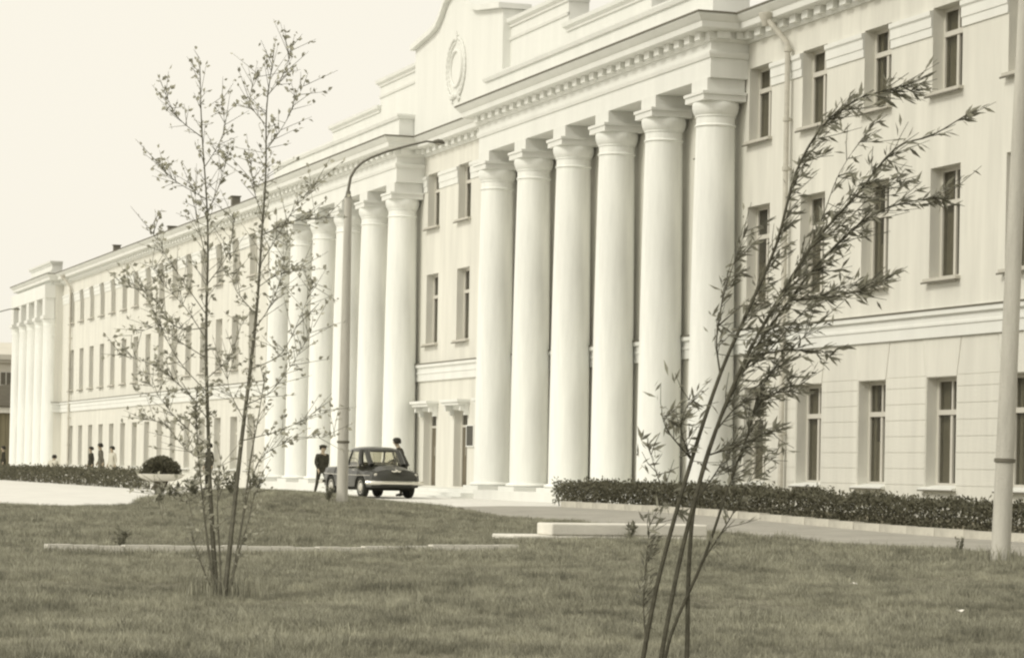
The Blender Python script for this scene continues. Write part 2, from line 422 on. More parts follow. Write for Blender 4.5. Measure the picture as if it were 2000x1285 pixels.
for e in wm:                                              # hood on two consoles over each door
    b = MB(); a, c = e-.28, e+W0+.28
    b.box(a, c, D-.42, D, 3.02, 3.10); b.box(a+.06, c-.06, D-.36, D, 2.93, 3.02); b.box(a+.14, c-.14, D-.06, D, 2.80, 2.93)
    h = b.build('door_hood', 'trim', bld)
    for x in (a+.08, c-.24):
        b = MB(); b.prism([(x, 2.93), (x+.16, 2.93), (x+.16, 2.62), (x, 2.62)], D-.14, D-.002); b.prism([(x+.02, 2.928), (x+.14, 2.928), (x+.14, 2.75), (x+.02, 2.75)], D-.28, D-.141)
        b.build('console', 'trim', h)
# wall base, band course with its flashing, flat panels over the ground-floor windows
facade = [(18, D), (P1A-HB, D), (P1B+HB, D), (P2A-HB, D), (P2B+HB, D), (PV0, D), (PV0, PD), (PV1, PD)]
b = MB(); b.molding([(18, D), (P1A-HB-.3, D)], [(0, -.1), (.07, -.1), (.07, .42), (.03, .46), (0, .46)]); b.build('wall_base', 'wall', bld)
b = MB(); b.molding([(P2B+HB+.3, D), (PV0, D), (PV0, PD), (PV1, PD)], [(0, -.1), (.07, -.1), (.07, .42), (.03, .46), (0, .46)]); b.build('wall_base', 'wall', bld)
bandp = [(0, 3.76), (.07, 3.76), (.07, 3.98), (.095, 3.99), (.095, 4.04), (.075, 4.05), (.075, 4.17), (.14, 4.20), (.14, 4.30), (0, 4.32)]
b = MB(); b.molding([(18, D), (PV0, D), (PV0, PD), (PV1, PD)], bandp); band = b.build('band_course', 'trim', bld)
b = MB(); b.molding([(18, D), (PV0, D), (PV0, PD), (PV1, PD)], [(.10, 4.306), (.155, 4.29), (.16, 4.325), (.10, 4.33)]); b.build('flashing', 'flash', band)
for e in wr[4:]:
    c = e+W0/2; b = MB()
    b.prism([(c-.62, 2.985), (c+.62, 2.985), (c+.78, 3.752), (c-.78, 3.752)], D-.016, D-.001); b.build('lintel_panel', 'wall', walls[0])
for i in range(len(wr)-1):                                 # plaster courses on the piers between ground-floor windows
    a, c = wr[i]+W0+.03, wr[i+1]-.03
    if i < 4: continue
    z = .50
    for j in range(8):
        z1 = min(z+.325, 3.0)
        b = MB(); b.box(a, c, D-.012, D-.001, z+.008, z1-.008); b.build('plaster_course', 'wall', walls[0]); z = z1
    c0, c1 = wr[i]+W0/2+.80, wr[i+1]+W0/2-.80
    b = MB(); b.prism([(wr[i]+W0/2+.645, 3.01), (wr[i+1]+W0/2-.645, 3.01), (c1, 3.74), (c0, 3.74)], D-.010, D-.001); b.build('spandrel_panel', 'wall', walls[0])

# architrave bands on the piers between top-floor windows
def pier_bands(edges, lo, hi):
    xs = [lo]+[x for e in edges for x in (e, e+W0)]+[hi]
    for i in range(0, len(xs), 2):
        if xs[i+1]-xs[i] < .1: continue
        b = MB(); b.molding([(xs[i], D), (xs[i+1], D)], [(0, 9.80), (.03, 9.80), (.03, 9.97), (.05, 9.98), (.05, 10.17), (.085, 10.21), (.085, 10.30), (0, 10.32)])
        b.build('architrave', 'trim', bld)
pier_bands(wr, 18, P1A-HB-.08); pier_bands(wm, P1B+HB, P2A-HB); pier_bands(wl, P2B+HB+.08, PV0-.1)
# porticos: entablature blocks
PJ = .95                                                   # how far a portico stands out from the wall
ports = ((P1A-HB, P1B+HB), (P2A-HB, P2B+HB))
for a, c in ports:
    b = MB(); b.box(a, c, D-PJ, D-.002, 10.12, 11.0); en = b.build('entablature', 'trim', bld)
    b = MB(); b.molding([(a, D-.004), (a, D-PJ), (c, D-PJ), (c, D-.004)], [(0, 10.58), (.035, 10.58), (.06, 10.66), (.06, 10.72), (0, 10.74)]); b.build('architrave_fillet', 'trim', en)
# main cornice in one run round all the projections
path = [(17.6, D), (ports[0][0], D), (ports[0][0], D-PJ), (ports[0][1], D-PJ), (ports[0][1], D), (ports[1][0], D), (ports[1][0], D-PJ), (ports[1][1], D-PJ), (ports[1][1], D), (PV0, D), (PV0, PD), (PV1, PD), (PV1, D+6)]
cp = [(-.02, 10.94), (.05, 10.94), (.09, 11.0), (.09, 11.16), (.30, 11.18), (.34, 11.17), (.40, 11.20), (.42, 11.33), (.46, 11.36), (.56, 11.47), (.56, 11.52), (-.02, 11.60)]
b = MB(); b.molding(path, cp); corn = b.build('cornice', 'trim', bld)
b = MB(); b.molding(path, [(.50, 11.515), (.585, 11.50), (.585, 11.545), (.50, 11.555)]); b.build('gutter_edge', 'flash', corn)
dm = MB(); dm.lbox(-.155, .155, -.13, .0, 0, .17); dme = dm.mesh('dentil'); dme.materials.append(MT['trim'])
def dentils(p0, p1, step=.626):
    L = math.hypot(p1[0]-p0[0], p1[1]-p0[1]); n = max(1, round(L/step)); ns, nd = (p1[1]-p0[1])/L, -(p1[0]-p0[0])/L
    for i in range(n):
        t = (i+.5)/n; s_, d_ = p0[0]+(p1[0]-p0[0])*t+ns*.088, p0[1]+(p1[1]-p0[1])*t+nd*.088
        o = link('dentil', dme, corn, (-s_, d_, 11.0)); o.rotation_euler.z = math.atan2(nd, -ns)+math.pi/2
dentils((40, D), path[1])
for i in range(1, 8): dentils((path[i][0], path[i][1]), (path[i+1][0], path[i+1][1]))
dentils(path[8], (path[9][0], D)); dentils(path[10], path[11])
# parapets over the porticos and the stepped attic
for a, c in ports:
    b = MB(); b.box(a+.2, c-.2, D-PJ+.12, D+.1, 11.5, 12.2); p = b.build('parapet', 'trim', bld)
    b = MB(); b.molding([(a+.2, D+.1), (a+.2, D-PJ+.12), (c-.2, D-PJ+.12), (c-.2, D+.1)], [(-.1, 12.18), (.06, 12.18), (.10, 12.27), (.10, 12.32), (-.1, 12.34)]); b.build('coping', 'trim', p)
AF = D-.08
def attic(s0, s1, z1, name='attic_step'):
    b = MB(); b.box(s0, s1, AF, AF+.6, 11.5, z1-.22); o = b.build(name, 'trim', bld)
    b = MB(); b.molding([(s0, AF+.6), (s0, AF), (s1, AF), (s1, AF+.6)], [(-.1, z1-.24), (.05, z1-.24), (.05, z1-.18), (.14, z1-.12), (.16, z1-.02), (-.1, z1)]); b.build('coping', 'trim', o)
    b = MB(); b.molding([(s0, AF), (s1, AF)], [(-.02, z1-.62), (.04, z1-.62), (.06, z1-.55), (-.02, z1-.53)]); b.build('fillet', 'trim', o)
attic(CEN+4.3, CEN+9.1, 14.08); attic(CEN-9.1, CEN-4.3, 14.08)
attic(CEN+9.1, CEN+15.1, 13.24); attic(CEN-15.1, CEN-9.1, 13.24)
outl = [(-4.3, 11.5), (4.3, 11.5), (4.3, 14.38), (2.3, 14.62), (1.75, 14.74), (1.3, 15.02), (.9, 15.36), (.45, 15.52), (0, 15.57)]
outl += [(-a, z) for a, z in reversed(outl[2:-1])]
b = MB(); b.prism([(CEN+a, z) for a, z in outl], AF-.25, AF+.6); fp = b.build('frontispiece', 'trim', bld)
top = [(a, z) for a, z in outl[2:]]
b = MB()
for i in range(len(top)-1):
    (a0, z0), (a1, z1) = top[i], top[i+1]
    b.prism([(CEN+a0*1.02, z0), (CEN+a1*1.02, z1), (CEN+a1*1.02, z1+.16), (CEN+a0*1.02, z0+.16)], AF-.42, AF+.6)
b.build('gable_coping', 'trim', fp)
# round emblem in relief: wreath of two sheaves, ribbon below, knob above
EC = (CEN, 13.22)
b = MB(); b.tube([(-(EC[0]+.55*math.cos(a)), AF-.27, EC[1]+.55*math.sin(a)) for a in fr(0, 2*math.pi, 24)], .05, 6)
emb = b.build('emblem', 'trim', bld, True)
for sg in (-1, 1):
    em = MB()
    for row in range(2):
        for i in range(13):
            a = R(-70+i*12); r = .78+row*.13
            c = Vector((-(EC[0]+sg*math.cos(a)*r), AF-.268-.015*row, EC[1]+math.sin(a)*r*1.02)); t = Vector((sg*math.sin(a), 0, math.cos(a)))
            em.tube([c-t*.13, c-t*.03, c+t*.05, c+t*.14], [.012, .05, .045, .008], 6)
    em.build('sheaf', 'trim', emb, True)
    b = MB(); b.tube([(-(EC[0]+sg*x), AF-.285, EC[1]+z) for x, z in ((0, -.80), (.18, -.86), (.32, -.80), (.38, -.95), (.28, -1.05))], [.07, .08, .06, .06, .02], 6)
    b.build('ribbon', 'trim', emb, True)
b = MB(); st = []
for i in range(10):
    a = math.pi/2+i*math.pi/5; r = .17 if i % 2 == 0 else .07; st.append((EC[0]+r*math.cos(a), EC[1]+.96+r*math.sin(a)))
b.prism(st, AF-.30, AF-.249); b.build('top_ornament', 'trim', emb)

# columns
SH = [(.535, .60)]+[(.535-.085*(t**1.7), .60+8.42*t) for t in fr(0, 1, 14)][1:]
sh = MB(); sh.lathe([(.56, .57)]+SH+[(.47, 9.03), (.485, 9.05), (.47, 9.08), (.45, 9.09), (.452, 9.25)], n=40); shm = sh.mesh('column', True); shm.materials.append(MT['column'])
ca = MB(); ca.lathe([(.44, 9.25), (.475, 9.26), (.475, 9.30), (.50, 9.32), (.535, 9.42), (.55, 9.50), (.545, 9.56), (.53, 9.60)], n=40); cam_ = ca.mesh('capital', True); cam_.materials.append(MT['column'])
ab = MB(); ab.lbox(-.545, .545, -.545, .53, 9.60, 9.74); ab.lbox(-.575, .575, -.575, .53, 9.741, 9.81); abm = ab.mesh('abacus'); abm.materials.append(MT['trim'])
im = MB(); im.lbox(-.46, .46, -.42, .53, 9.811, 10.118); imm = im.mesh('impost_block'); imm.materials.append(MT['trim'])
ba = MB(); ba.lathe([(.60, .52), (.64, .54), (.65, .57), (.62, .605), (.57, .62), (.53, .625)], n=40); bam = ba.mesh('base', True); bam.materials.append(MT['column'])
pl = MB(); pl.lbox(-.66, .66, -.66, .50, .40, .52); plm = pl.mesh('plinth'); plm.materials.append(MT['trim'])
DC = D-.56
def column(s_, d_, names):
    o = link('column', shm, bld, (-s_, d_, 0)); o.rotation_euler.z = 0
    for n, m in names: link(n, m, o)
full = (('capital', cam_), ('abacus', abm), ('impost_block', imm), ('base', bam), ('plinth', plm))
for k in list(range(6))+list(range(8, 14)): column(CEN-6.5*PIT+k*PIT, DC, full)
# half columns of the far pavilion
hs = MB(); hs.lathe([(.50, .45)]+[(.50-.06*t, .5+8.1*t) for t in fr(0, 1, 6)]+[(.47, 8.65), (.47, 8.72), (.44, 8.74)], n=24); hsm = hs.mesh('half_column', True); hsm.materials.append(MT['column'])
hc = MB(); hc.lbox(-.54, .54, -.54, .1, 9.0, 9.2); hc.lbox(-.44, .44, -.44, .1, 9.2, 10.2); hcm = hc.mesh('capital'); hcm.materials.append(MT['trim'])
he = MB(); he.lathe([(.44, 8.74), (.47, 8.8), (.53, 8.99)], n=24); hem = he.mesh('echinus', True); hem.materials.append(MT['column'])
for k in range(5):
    o = link('half_column', hsm, bld, (-(PV0+.5+k*2.9), PD-.12, 0)); link('capital', hcm, o); link('echinus', hem, o)
b = MB(); b.box(PV0, PV1, PD-.58, PD-.002, 10.2, 10.94); b.build('entablature', 'trim', bld)
b = MB(); b.molding([(PV0, PD), (PV1, PD)], [(0, 8.0), (.18, 8.02), (.20, 8.12), (0, 8.15)]); b.build('string_course', 'trim', bld)
attic(PV0+3.5, PV1-1.5, 12.55)
# stylobate and front steps
b = MB(); b.box(P1A-1.0, P2B+1.0, D-1.42, D-.002, -.1, .40); sty = b.build('stylobate', 'trim', bld)
b = MB(); b.box(P1B-.9, P2A+.9, D-1.80, D-1.422, -.1, .30); b.build('step', 'trim', sty)
b = MB(); b.box(P1B-1.3, P2A+1.3, D-2.20, D-1.802, -.1, .20); b.build('step', 'trim', sty)
# rainwater pipes
def downspout(s_):
    b = MB(); y = D-.14
    b.tube([(-s_-.38, D-.50, 11.2), (-s_-.30, D-.44, 11.08), (-s_-.02, y-.02, 10.62), (-s_, y, 10.5), (-s_, y, .55), (-s_, y-.03, .42), (-s_, y-.2, .30)], .062, 10)
    o = b.build('downspout', 'pipe', bld, True)
    for z in (10.45, 8.9, 7.8, 6.1, 4.9, 3.4, 1.9):
        c = MB(); c.lathe([(.066, -.05), (.085, -.04), (.085, .04), (.066, .05)], (-s_, y, z), 12); c.box(s_-.02, s_+.02, y+.06, D+.01, z-.02, z+.02); c.build('pipe_collar', 'pipe', o)
    c = MB(); c.lathe([(.06, -.2), (.16, .02), (.17, .08), (.15, .09)], (-s_-.40, D-.50, 11.22), 14); c.build('hopper', 'pipe', o, True)
downspout(53.75); downspout(146.2)
# plaque by the door
pq = empty('wall_plaque', V(76.05, D, 1.99), 0, 'small dark plaque on the white wall right of the entrance doors', 'plaque')
b = MB(); b.lbox(-.32, .32, -.04, -.004, -.30, .30); b.build('board', 'plaque', pq)
b = MB(); b.lbox(-.36, .36, -.055, -.004, .301, .335); b.lbox(-.36, .36, -.055, -.004, -.335, -.301); b.lbox(-.36, -.321, -.055, -.004, -.301, .301); b.lbox(.321, .36, -.055, -.004, -.301, .301); b.build('rim', 'trim', pq)

# ------------------------------------------------------------------ kerb line and concrete blocks on the lawn
kb = empty('lawn_kerb', V(28.5, 7.5, 0), 0, 'thin low white concrete edging strip lying across the lawn', 'edging')
for i in range(20):
    t0, t1 = i/20, (i+1)/20
    p = [V(28.0+1.2*t, 4.6+5.7*t, relief(28+1.2*t, 4.6+5.7*t)+.085) for t in (t0+.001, t1-.001)]
    c = (p[0]+p[1])/2; L = (p[1]-p[0]).length; b = MB(); b.lbox(-L/2, L/2, -.055, .055, -.2, .0)
    o = b.build('edging_slab', 'white_conc', kb); o.location = c-Vector(kb.location)+Vector((0, 0, random.uniform(-.006, .006)))
    o.rotation_euler.z = math.atan2(p[1].y-p[0].y, p[1].x-p[0].x)+random.uniform(-.01, .01)
wb = empty('concrete_block', V(33.5, 13.1, .0), math.atan2(1, .0), 'low two-tier white concrete block at the edge of the lawn', 'block')
for n, bx in (('upper_slab', (-.95, 1.3, -.45, .15, .13, .29)), ('lower_slab', (-1.5, 1.3, -.45, .42, -.1, .128))):
    b = MB(); b.lbox(*bx); o = b.build(n, 'white_conc', wb)
    m = o.modifiers.new('bevel', 'BEVEL'); m.width = .02; m.segments = 2

# ------------------------------------------------------------------ leaves and shrubs
def leaf_quad(b, p, t, n, L, w):
    """a folded leaf of four triangles"""
    t = t.normalized(); sd = t.cross(n).normalized(); up_ = sd.cross(t)
    k = len(b.v)
    b.v += [tuple(p), tuple(p+t*L*.45+sd*w*.5+up_*w*.18), tuple(p+t*L*.5), tuple(p+t*L*.45-sd*w*.5+up_*w*.18), tuple(p+t*L)]
    b.f += [(k, k+2, k+1), (k, k+3, k+2), (k+1, k+2, k+4), (k+2, k+3, k+4)]
def rv(r=random): return Vector((r.gauss(0, 1), r.gauss(0, 1), r.gauss(0, 1))).normalized()
def hedge(s0, s1, d0, d1, h, z0, n, lab, seed, L=.075):
    r = random.Random(seed); b = MB(); top = {}
    o = empty('hedge', V((s0+s1)/2, (d0+d1)/2, 0), 0, lab, 'hedge'); off = Vector(o.location)
    def hh(s_): return h*(1+.09*math.sin(s_*2.3+seed)+.08*math.sin(s_*5.1)+.06*math.sin(s_*11.7))
    for i in range(n):
        s_ = r.uniform(s0, s1); H = hh(s_)*(1+.22*r.random()**3)
        if r.random() < .35: z = H*(1-.12*r.random()**2); d = r.uniform(d0, d1)
        else:
            z = H*r.random()**.8; d = d0+(.18*abs(r.gauss(0, 1))) if r.random() < .8 else r.uniform(d0, d1)
        t = (rv(r)+Vector((0, -.3, .7))).normalized()
        leaf_quad(b, V(s_, d, z0(s_)+z)-off, t, rv(r), L*r.uniform(.7, 1.3), L*.5)
    b.build('foliage', 'hedge', o, fix=False)
    t = MB(); s_ = s0+.1
    while s_ < s1:
        H = hh(s_)*r.uniform(.85, 1.12); d = r.uniform(d0+.05, d0+.4); p = V(s_, d, z0(s_)-.05)-off
        t.tube([p, p+Vector((r.gauss(0, .03), r.gauss(0, .03), H*.5)), p+Vector((r.gauss(0, .06), r.gauss(0, .06), H))], [.012, .009, .004], 4); s_ += r.uniform(.06, .16)
    t.build('stems', 'bark', o, fix=False)
    c = MB()                                             # dense twiggy core
    for i in range(int((s1-s0)/.25)):
        a = s0+i*.25; H = hh(a)*.88; c.box(a, a+.249, d0+.16, d1-.1, z0(a)-.05, z0(a)+H)
    c.build('core', 'hedge', o)
    return o
hedge(26, 59.2, 21.75, 22.6, .45, lambda s_: road_z(s_)+.05, 38000, 'dark clipped hedge below the windows of the right wing', 3)
hedge(98.5, 175, 19.9, 20.7, .62, lambda s_: -.02, 16000, 'long low hedge in front of the far left wing', 5, .13)

# concrete bowl planter with a round bush
pc = V(96.2, 20.0, .0)
pt = empty('bowl_planter', pc, 0, 'wide white concrete bowl planter on a short dark pedestal', 'planter')
b = MB(); b.lathe([(.34, 0), (.38, .05), (.30, .12), (.24, .22), (.28, .34)], n=24); b.build('pedestal', 'shed_roof', pt, True)
b = MB(); b.lathe([(.25, .33), (.5, .36), (.74, .45), (.86, .56), (.88, .60), (.80, .60), (.70, .52), (.2, .50)], n=32); b.build('bowl', 'white_conc', pt, True)
bu = empty('round_bush', pc+Vector((0, 0, .5)), 0, 'rounded dark bush growing in the white bowl planter', 'bush')
r = random.Random(9); b = MB()
for i in range(4200):
    v = rv(r); v.z = abs(v.z); q = r.random()**.4; rad = .70*(1+.10*math.sin(v.x*7+2)*math.sin(v.y*6))
    leaf_quad(b, Vector((v.x*rad*q, v.y*rad*q, .06+v.z*.68*q)), v+rv(r)*.8, rv(r), .10, .06)
b.build('foliage', 'hedge', bu, fix=False)
b = MB()
for i in range(9):
    a = i*.7; b.tube([(0, 0, 0), (.2*math.cos(a), .2*math.sin(a), .2), (.5*math.cos(a), .5*math.sin(a), .45)], [.025, .018, .008], 5)
b.build('stems', 'bark', bu, fix=False)

# ------------------------------------------------------------------ street lamps
def street_lamp(s_, d_, lab, tilt=(0, 0), tall=0):
    z = relief(s_, d_) if lawn_ok(s_, d_) else 0
    o = empty('street_lamp', V(s_, d_, z-.02), 0, lab, 'street lamp', 'street lamps along the road')
    b = MB(); b.lathe([(.120, -.2), (.116, 0), (.111, .6), (.107, 1.22)], n=20); b.build('pole_foot', 'concrete', o, True)
    b = MB(); b.lathe([(.108, 1.221), (.10, 2.4), (.088, 4.2), (.074, 6.06), (.07, 6.11)], n=20); b.build('pole', 'concrete', o, True)
    b = MB(); b.lathe([(.107, 1.19), (.126, 1.195), (.126, 1.235), (.106, 1.24)], n=20); b.build('band', 'flash', o, True)
    pts = [(0, 0, 5.9), (0, 0, 6.26), (0, .04, 6.50), (0, .13, 6.67), (0, .27, 6.81), (0, .45, 6.92), (0, .8, 7.07), (0, 1.3, 7.23), (0, 1.62, 7.32), (0, 1.78, 7.31)]
    b = MB(); b.tube(pts, [.036, .032, .030, .027, .025, .024, .023, .022, .021, .021], 8); arm = b.build('arm', 'lamp', o, True)
    b = MB(); b.tube([(0, 1.74, 7.315), (0, 1.78, 7.32), (0, 1.86, 7.335), (0, 1.95, 7.325), (0, 2.0, 7.30)], [.02, .035, .05, .045, .015], 10); hd = b.build('lamp_head', 'lamp', o, True)
    b = MB(); b.tube([(0, 1.80, 7.295), (0, 1.87, 7.28), (0, 1.94, 7.29)], [.02, .035, .02], 8); b.build('lamp_lens', 'lens', hd, True)
    b = MB(); b.lathe([(.085, 6.10), (.06, 6.12), (.045, 6.22), (.04, 6.23)], n=16); b.build('pole_cap', 'lamp', o, True)
    o.rotation_euler = (tilt[0], tilt[1], 0)
    if tall:
        for c in kids(o):
            if c.name.split('.')[0] in ('arm', 'lamp_head', 'pole_cap'): c.location.z += tall
            if c.name.split('.')[0] == 'pole':
                for v in c.data.vertices:
                    if v.co.z > 2: v.co.z += tall*(v.co.z-1.22)/4.85
    return o
street_lamp(27.35, 15.65, 'thick grey concrete lamp post on the lawn edge at the right', (-.030, 0), 1.0)
street_lamp(51.1, 14.3, 'lamp post with a long curved arm beside the dark car', (-.003, 0))
street_lamp(111, 15.0, 'far lamp post whose arm reaches in over the low building')

# ------------------------------------------------------------------ parked car
car = empty('parked_car', V(70.9, 20.65, road_z(66, 20.65)+.004), 0, 'dark rounded saloon car parked in front of the columns', 'car')
car.scale = (1.12, 1.0, .93); car.rotation_euler.z = R(182)
def car_body():
    b = MB(); NS = 84; L0, L1 = -2.06, 2.02; rings = []
    def lerp(tab, x):
        for (a, p), (c, q) in zip(tab, tab[1:]):
            if x <= c:
                t = smooth01(a, c, x); return p+(q-p)*t
        return tab[-1][1]
    HW = [(-2.06, .46), (-2.0, .60), (-1.9, .68), (-1.5, .74), (-.5, .77), (.6, .77), (1.4, .755), (1.8, .72), (1.96, .64), (2.02, .56)]
    HT = [(-2.06, .56), (-2.02, .70), (-1.9, .84), (-1.55, .95), (-1.0, 1.0), (.0, .985), (.7, .985), (1.2, .955), (1.7, .90), (1.93, .80), (2.02, .66)]   # centre line (bonnet, boot)
    FT = [(-2.06, .54), (-2.0, .68), (-1.9, .78), (-1.4, .82), (-.6, .88), (.5, .90), (1.2, .90), (1.75, .885), (1.93, .82), (2.02, .66)]           # wing tops
    for i in range(NS+1):
        x = L0+(L1-L0)*i/NS; w = lerp(HW, x); ht = lerp(HT, x); ft = lerp(FT, x)
        zb = .30 if -1.9 < x < 1.9 else .36
        for cx in (-1.2, 1.18):
            q = abs(x-cx)
            if q < .40: zb = max(zb, .30+math.sqrt(max(0, .40**2-q*q))*.92)
        zb = min(zb, ft-.08)
        half = [(0, zb), (w*.80, zb), (w*.985, zb+.02), (w, zb+(ft-zb)*.45), (w*.985, zb+(ft-zb)*.75), (w*.94, ft-.03), (w*.86, ft), (w*.74, ft-.005), (w*.62, ft+(ht-ft)*.45), (w*.40, ht-(ht-ft)*.12), (0, ht)]
        ring = half+[(-y, z) for y, z in reversed(half[1:-1])]; rings.append(ring)
        for y, z in ring: b.v.append((x, y, z))
    k = len(rings[0])
    for i in range(NS):
        for j in range(k): b.f.append((i*k+j, i*k+(j+1) % k, (i+1)*k+(j+1) % k, (i+1)*k+j))
    b.f.append(tuple(range(k))); b.f.append(tuple(NS*k+j for j in range(k)))
    o = b.build('body', 'paint', car, True); return o
body = car_body()
# roof and pillars
b = MB(); outl = []
def roofring(x0, x1, w, z, n=28):
    out = []
    for i in range(n):
        a = 2*math.pi*i/n; ca_, sa = math.cos(a), math.sin(a); e = .55
        x = (x0+x1)/2+(x1-x0)/2*math.copysign(abs(ca_)**e, ca_); y = w*math.copysign(abs(sa)**e, sa); out.append((x, y, z))
    return out
rr = [roofring(-.92, .42, .585, 1.35), roofring(-.93, .40, .59, 1.375), roofring(-.90, .36, .575, 1.41), roofring(-.82, .27, .52, 1.455), roofring(-.68, .12, .41, 1.488), roofring(-.5, -.05, .25, 1.506), roofring(-.38, -.2, .08, 1.512)]
for g in rr: b.v += g
n = len(rr[0])
for i in range(len(rr)-1):
    for j in range(n): b.f.append((i*n+j, i*n+(j+1) % n, (i+1)*n+(j+1) % n, (i+1)*n+j))
b.f.append(tuple((len(rr)-1)*n+j for j in range(n))); b.f.append(tuple(reversed(range(n))))
b.build('roof', 'paint', car, True)
for y in (-1, 1):
    for p0, p1, rd in (((.82, .655, .95), (.36, .535, 1.40), .032), ((-.12, .70, .93), (-.16, .575, 1.40), .03), ((-1.06, .66, .95), (-.76, .55, 1.38), .075), ((-1.30, .46, .96), (-.88, .44, 1.37), .075)):
        b = MB(); b.tube([(p0[0], p0[1]*y, p0[2]), ((p0[0]*.5+p1[0]*.5), (p0[1]*.5+p1[1]*.5)*y+.015*y, (p0[2]+p1[2])/2), (p1[0], p1[1]*y, p1[2])], rd, 8); b.build('pillar', 'paint', car, True)
def pane4(name, pts, m='carglass'):
    b = MB(); n = len(pts); c = sum((Vector(p) for p in pts), Vector())/n
    nn = (Vector(pts[1])-Vector(pts[0])).cross(Vector(pts[2])-Vector(pts[0])).normalized()*.004
    b.v = [tuple(Vector(p)+nn) for p in pts]+[tuple(Vector(p)-nn) for p in pts]
    b.f = [tuple(range(n)), tuple(reversed(range(n, 2*n)))]+[(i, (i+1) % n, (i+1) % n+n, i+n) for i in range(n)]
    return b.build(name, m, car)
pane4('windscreen', [(.84, -.60, .97), (.84, .60, .97), (.40, .50, 1.385), (.40, -.50, 1.385)])
pane4('rear_window', [(-1.30, -.42, .98), (-1.30, .42, .98), (-.90, .40, 1.37), (-.90, -.40, 1.37)])
for y in (-1, 1):
    pane4('side_window', [(.74, .665*y, .93), (-.08, .70*y, .93), (-.13, .585*y, 1.37), (.36, .56*y, 1.37)])
    pane4('side_window', [(-.17, .70*y, .93), (-1.04, .67*y, .93), (-.78, .56*y, 1.37), (-.20, .585*y, 1.37)])
    b = MB(); b.tube([(.86, .66*y, .945), (-.1, .712*y, .915), (-1.15, .67*y, .945)], .014, 6); b.build('window_trim', 'chrome', car)
    for x in (.80, -.12, -1.08):
        b = MB(); b.tube([(x, .772*y, .36), (x, .783*y, .6), (x, .752*y, .84), (x, .705*y, .90)], .006, 4); b.build('door_seam', 'dark', body)
    for x in (.02, -.9):
        b = MB(); b.tube([(x, .785*y, .80), (x+.02, .80*y, .81), (x+.16, .80*y, .81), (x+.18, .785*y, .80)], .012, 6); b.build('door_handle', 'chrome', body)
    b = MB(); b.tube([(1.85, .72*y, .70), (1.2, .775*y, .68), (-1.2, .775*y, .66), (-1.85, .70*y, .66)], .010, 5); b.build('side_trim', 'chrome', body)
    h = MB(); h.tube([(1.90, .54*y, .70), (1.965, .54*y, .70), (1.985, .54*y, .70)], [.115, .115, .10], 20); hl = h.build('headlight', 'chrome', car, True)
    h = MB(); h.tube([(1.984, .54*y, .70), (2.0, .54*y, .70), (2.012, .54*y, .70)], [.095, .075, .02], 20); h.build('lens', 'lens', hl, True)
    h = MB(); h.tube([(1.95, .60*y, .53), (1.99, .60*y, .53)], [.045, .03], 12); h.build('indicator', 'lens', car, True)
    h = MB(); h.tube([(-1.88, .57*y, .68), (-1.96, .57*y, .68), (-1.985, .57*y, .68)], [.055, .05, .02], 12); h.build('tail_light', 'lens', car, True)
    h = MB(); h.tube([(2.06, .33*y, .36), (2.115, .33*y, .42), (2.12, .33*y, .50), (2.07, .33*y, .56)], .025, 6); h.build('overrider', 'chrome', car, True)
for x, sg in ((2.06, 1), (-2.04, -1)):
    b = MB(); pts = []
    for i in range(13):
        y = -.80+1.6*i/12; q = abs(y)/.8; pts.append((x-sg*.30*max(0, q-.72)**1.3*3.2, y, .45))
    b.tube(pts, .062, 8); o = b.build('bumper', 'chrome', car, True); o.scale.z = 1
for z in (.52, .575, .63):
    b = MB(); b.tube([(1.965, -.40, z), (2.03, -.2, z), (2.035, .2, z), (1.965, .40, z)], .013, 6); b.build('grille_bar', 'chrome', car, True)
b = MB(); b.lbox(1.93, 2.022, -.40, .40, .50, .655); b.build('grille_opening', 'dark', car)
b = MB(); b.tube([(2.0, -.15, .78), (2.02, -.06, .73), (2.02, 0, .77), (2.02, .06, .73), (2.0, .15, .78)], [.018, .026, .028, .026, .018], 6); b.build('badge', 'chrome', car, True)
b = MB(); b.tube([(1.99, 0, .80), (1.9, 0, .855), (1.6, 0, .93), (1.0, 0, .972)], [.018, .02, .014, .008], 6); b.build('bonnet_strip', 'chrome', car, True)
b = MB(); b.lbox(2.075, 2.085, -.24, .24, .30, .41); b.build('number_plate', 'cloth_light', car)
b = MB(); b.tube([(-1.985, -.14, .80), (-2.03, -.08, .775), (-2.035, 0, .80), (-2.03, .08, .775), (-1.985, .14, .80)], [.014, .028, .034, .028, .014], 6); b.build('boot_handle', 'chrome', car, True)
b = MB(); b.tube([(-1.93, 0, .86), (-1.97, 0, .83), (-1.99, 0, .80)], .012, 6); b.build('boot_strip', 'chrome', car, True)
b = MB(); b.lbox(-.55, -.42, -.55, .55, .85, 1.04); b.build('rear_seat', 'seat', car)
for y0 in (-.58, .05):
    b = MB(); b.lbox(.18, .30, y0, y0+.53, .85, 1.05); b.build('front_seat', 'seat', car)
b = MB(); b.tube([(.62+.02*math.cos(a), .30+.17*math.cos(a), 1.0+.17*math.sin(a)) for a in fr(0, 2*math.pi, 20)], .012, 6); b.build('steering_wheel', 'dark', car, True)
b = MB(); b.lbox(-1.5, 1.6, -.60, .60, .22, .34); b.build('underbody', 'dark', car)
ty = MB(); ty.lathe([(.20, -.075), (.27, -.085), (.305, -.07), (.315, -.03), (.315, .03), (.305, .07), (.27, .085), (.20, .075)], n=28); tym = ty.mesh('wheel', True); tym.materials.append(MT['rubber'])
hb = MB(); hb.lathe([(.205, .05), (.20, .078), (.14, .07), (.125, .085), (.07, .11), (.02, .115)], n=24); hbm = hb.mesh('hubcap', True); hbm.materials.append(MT['chrome'])
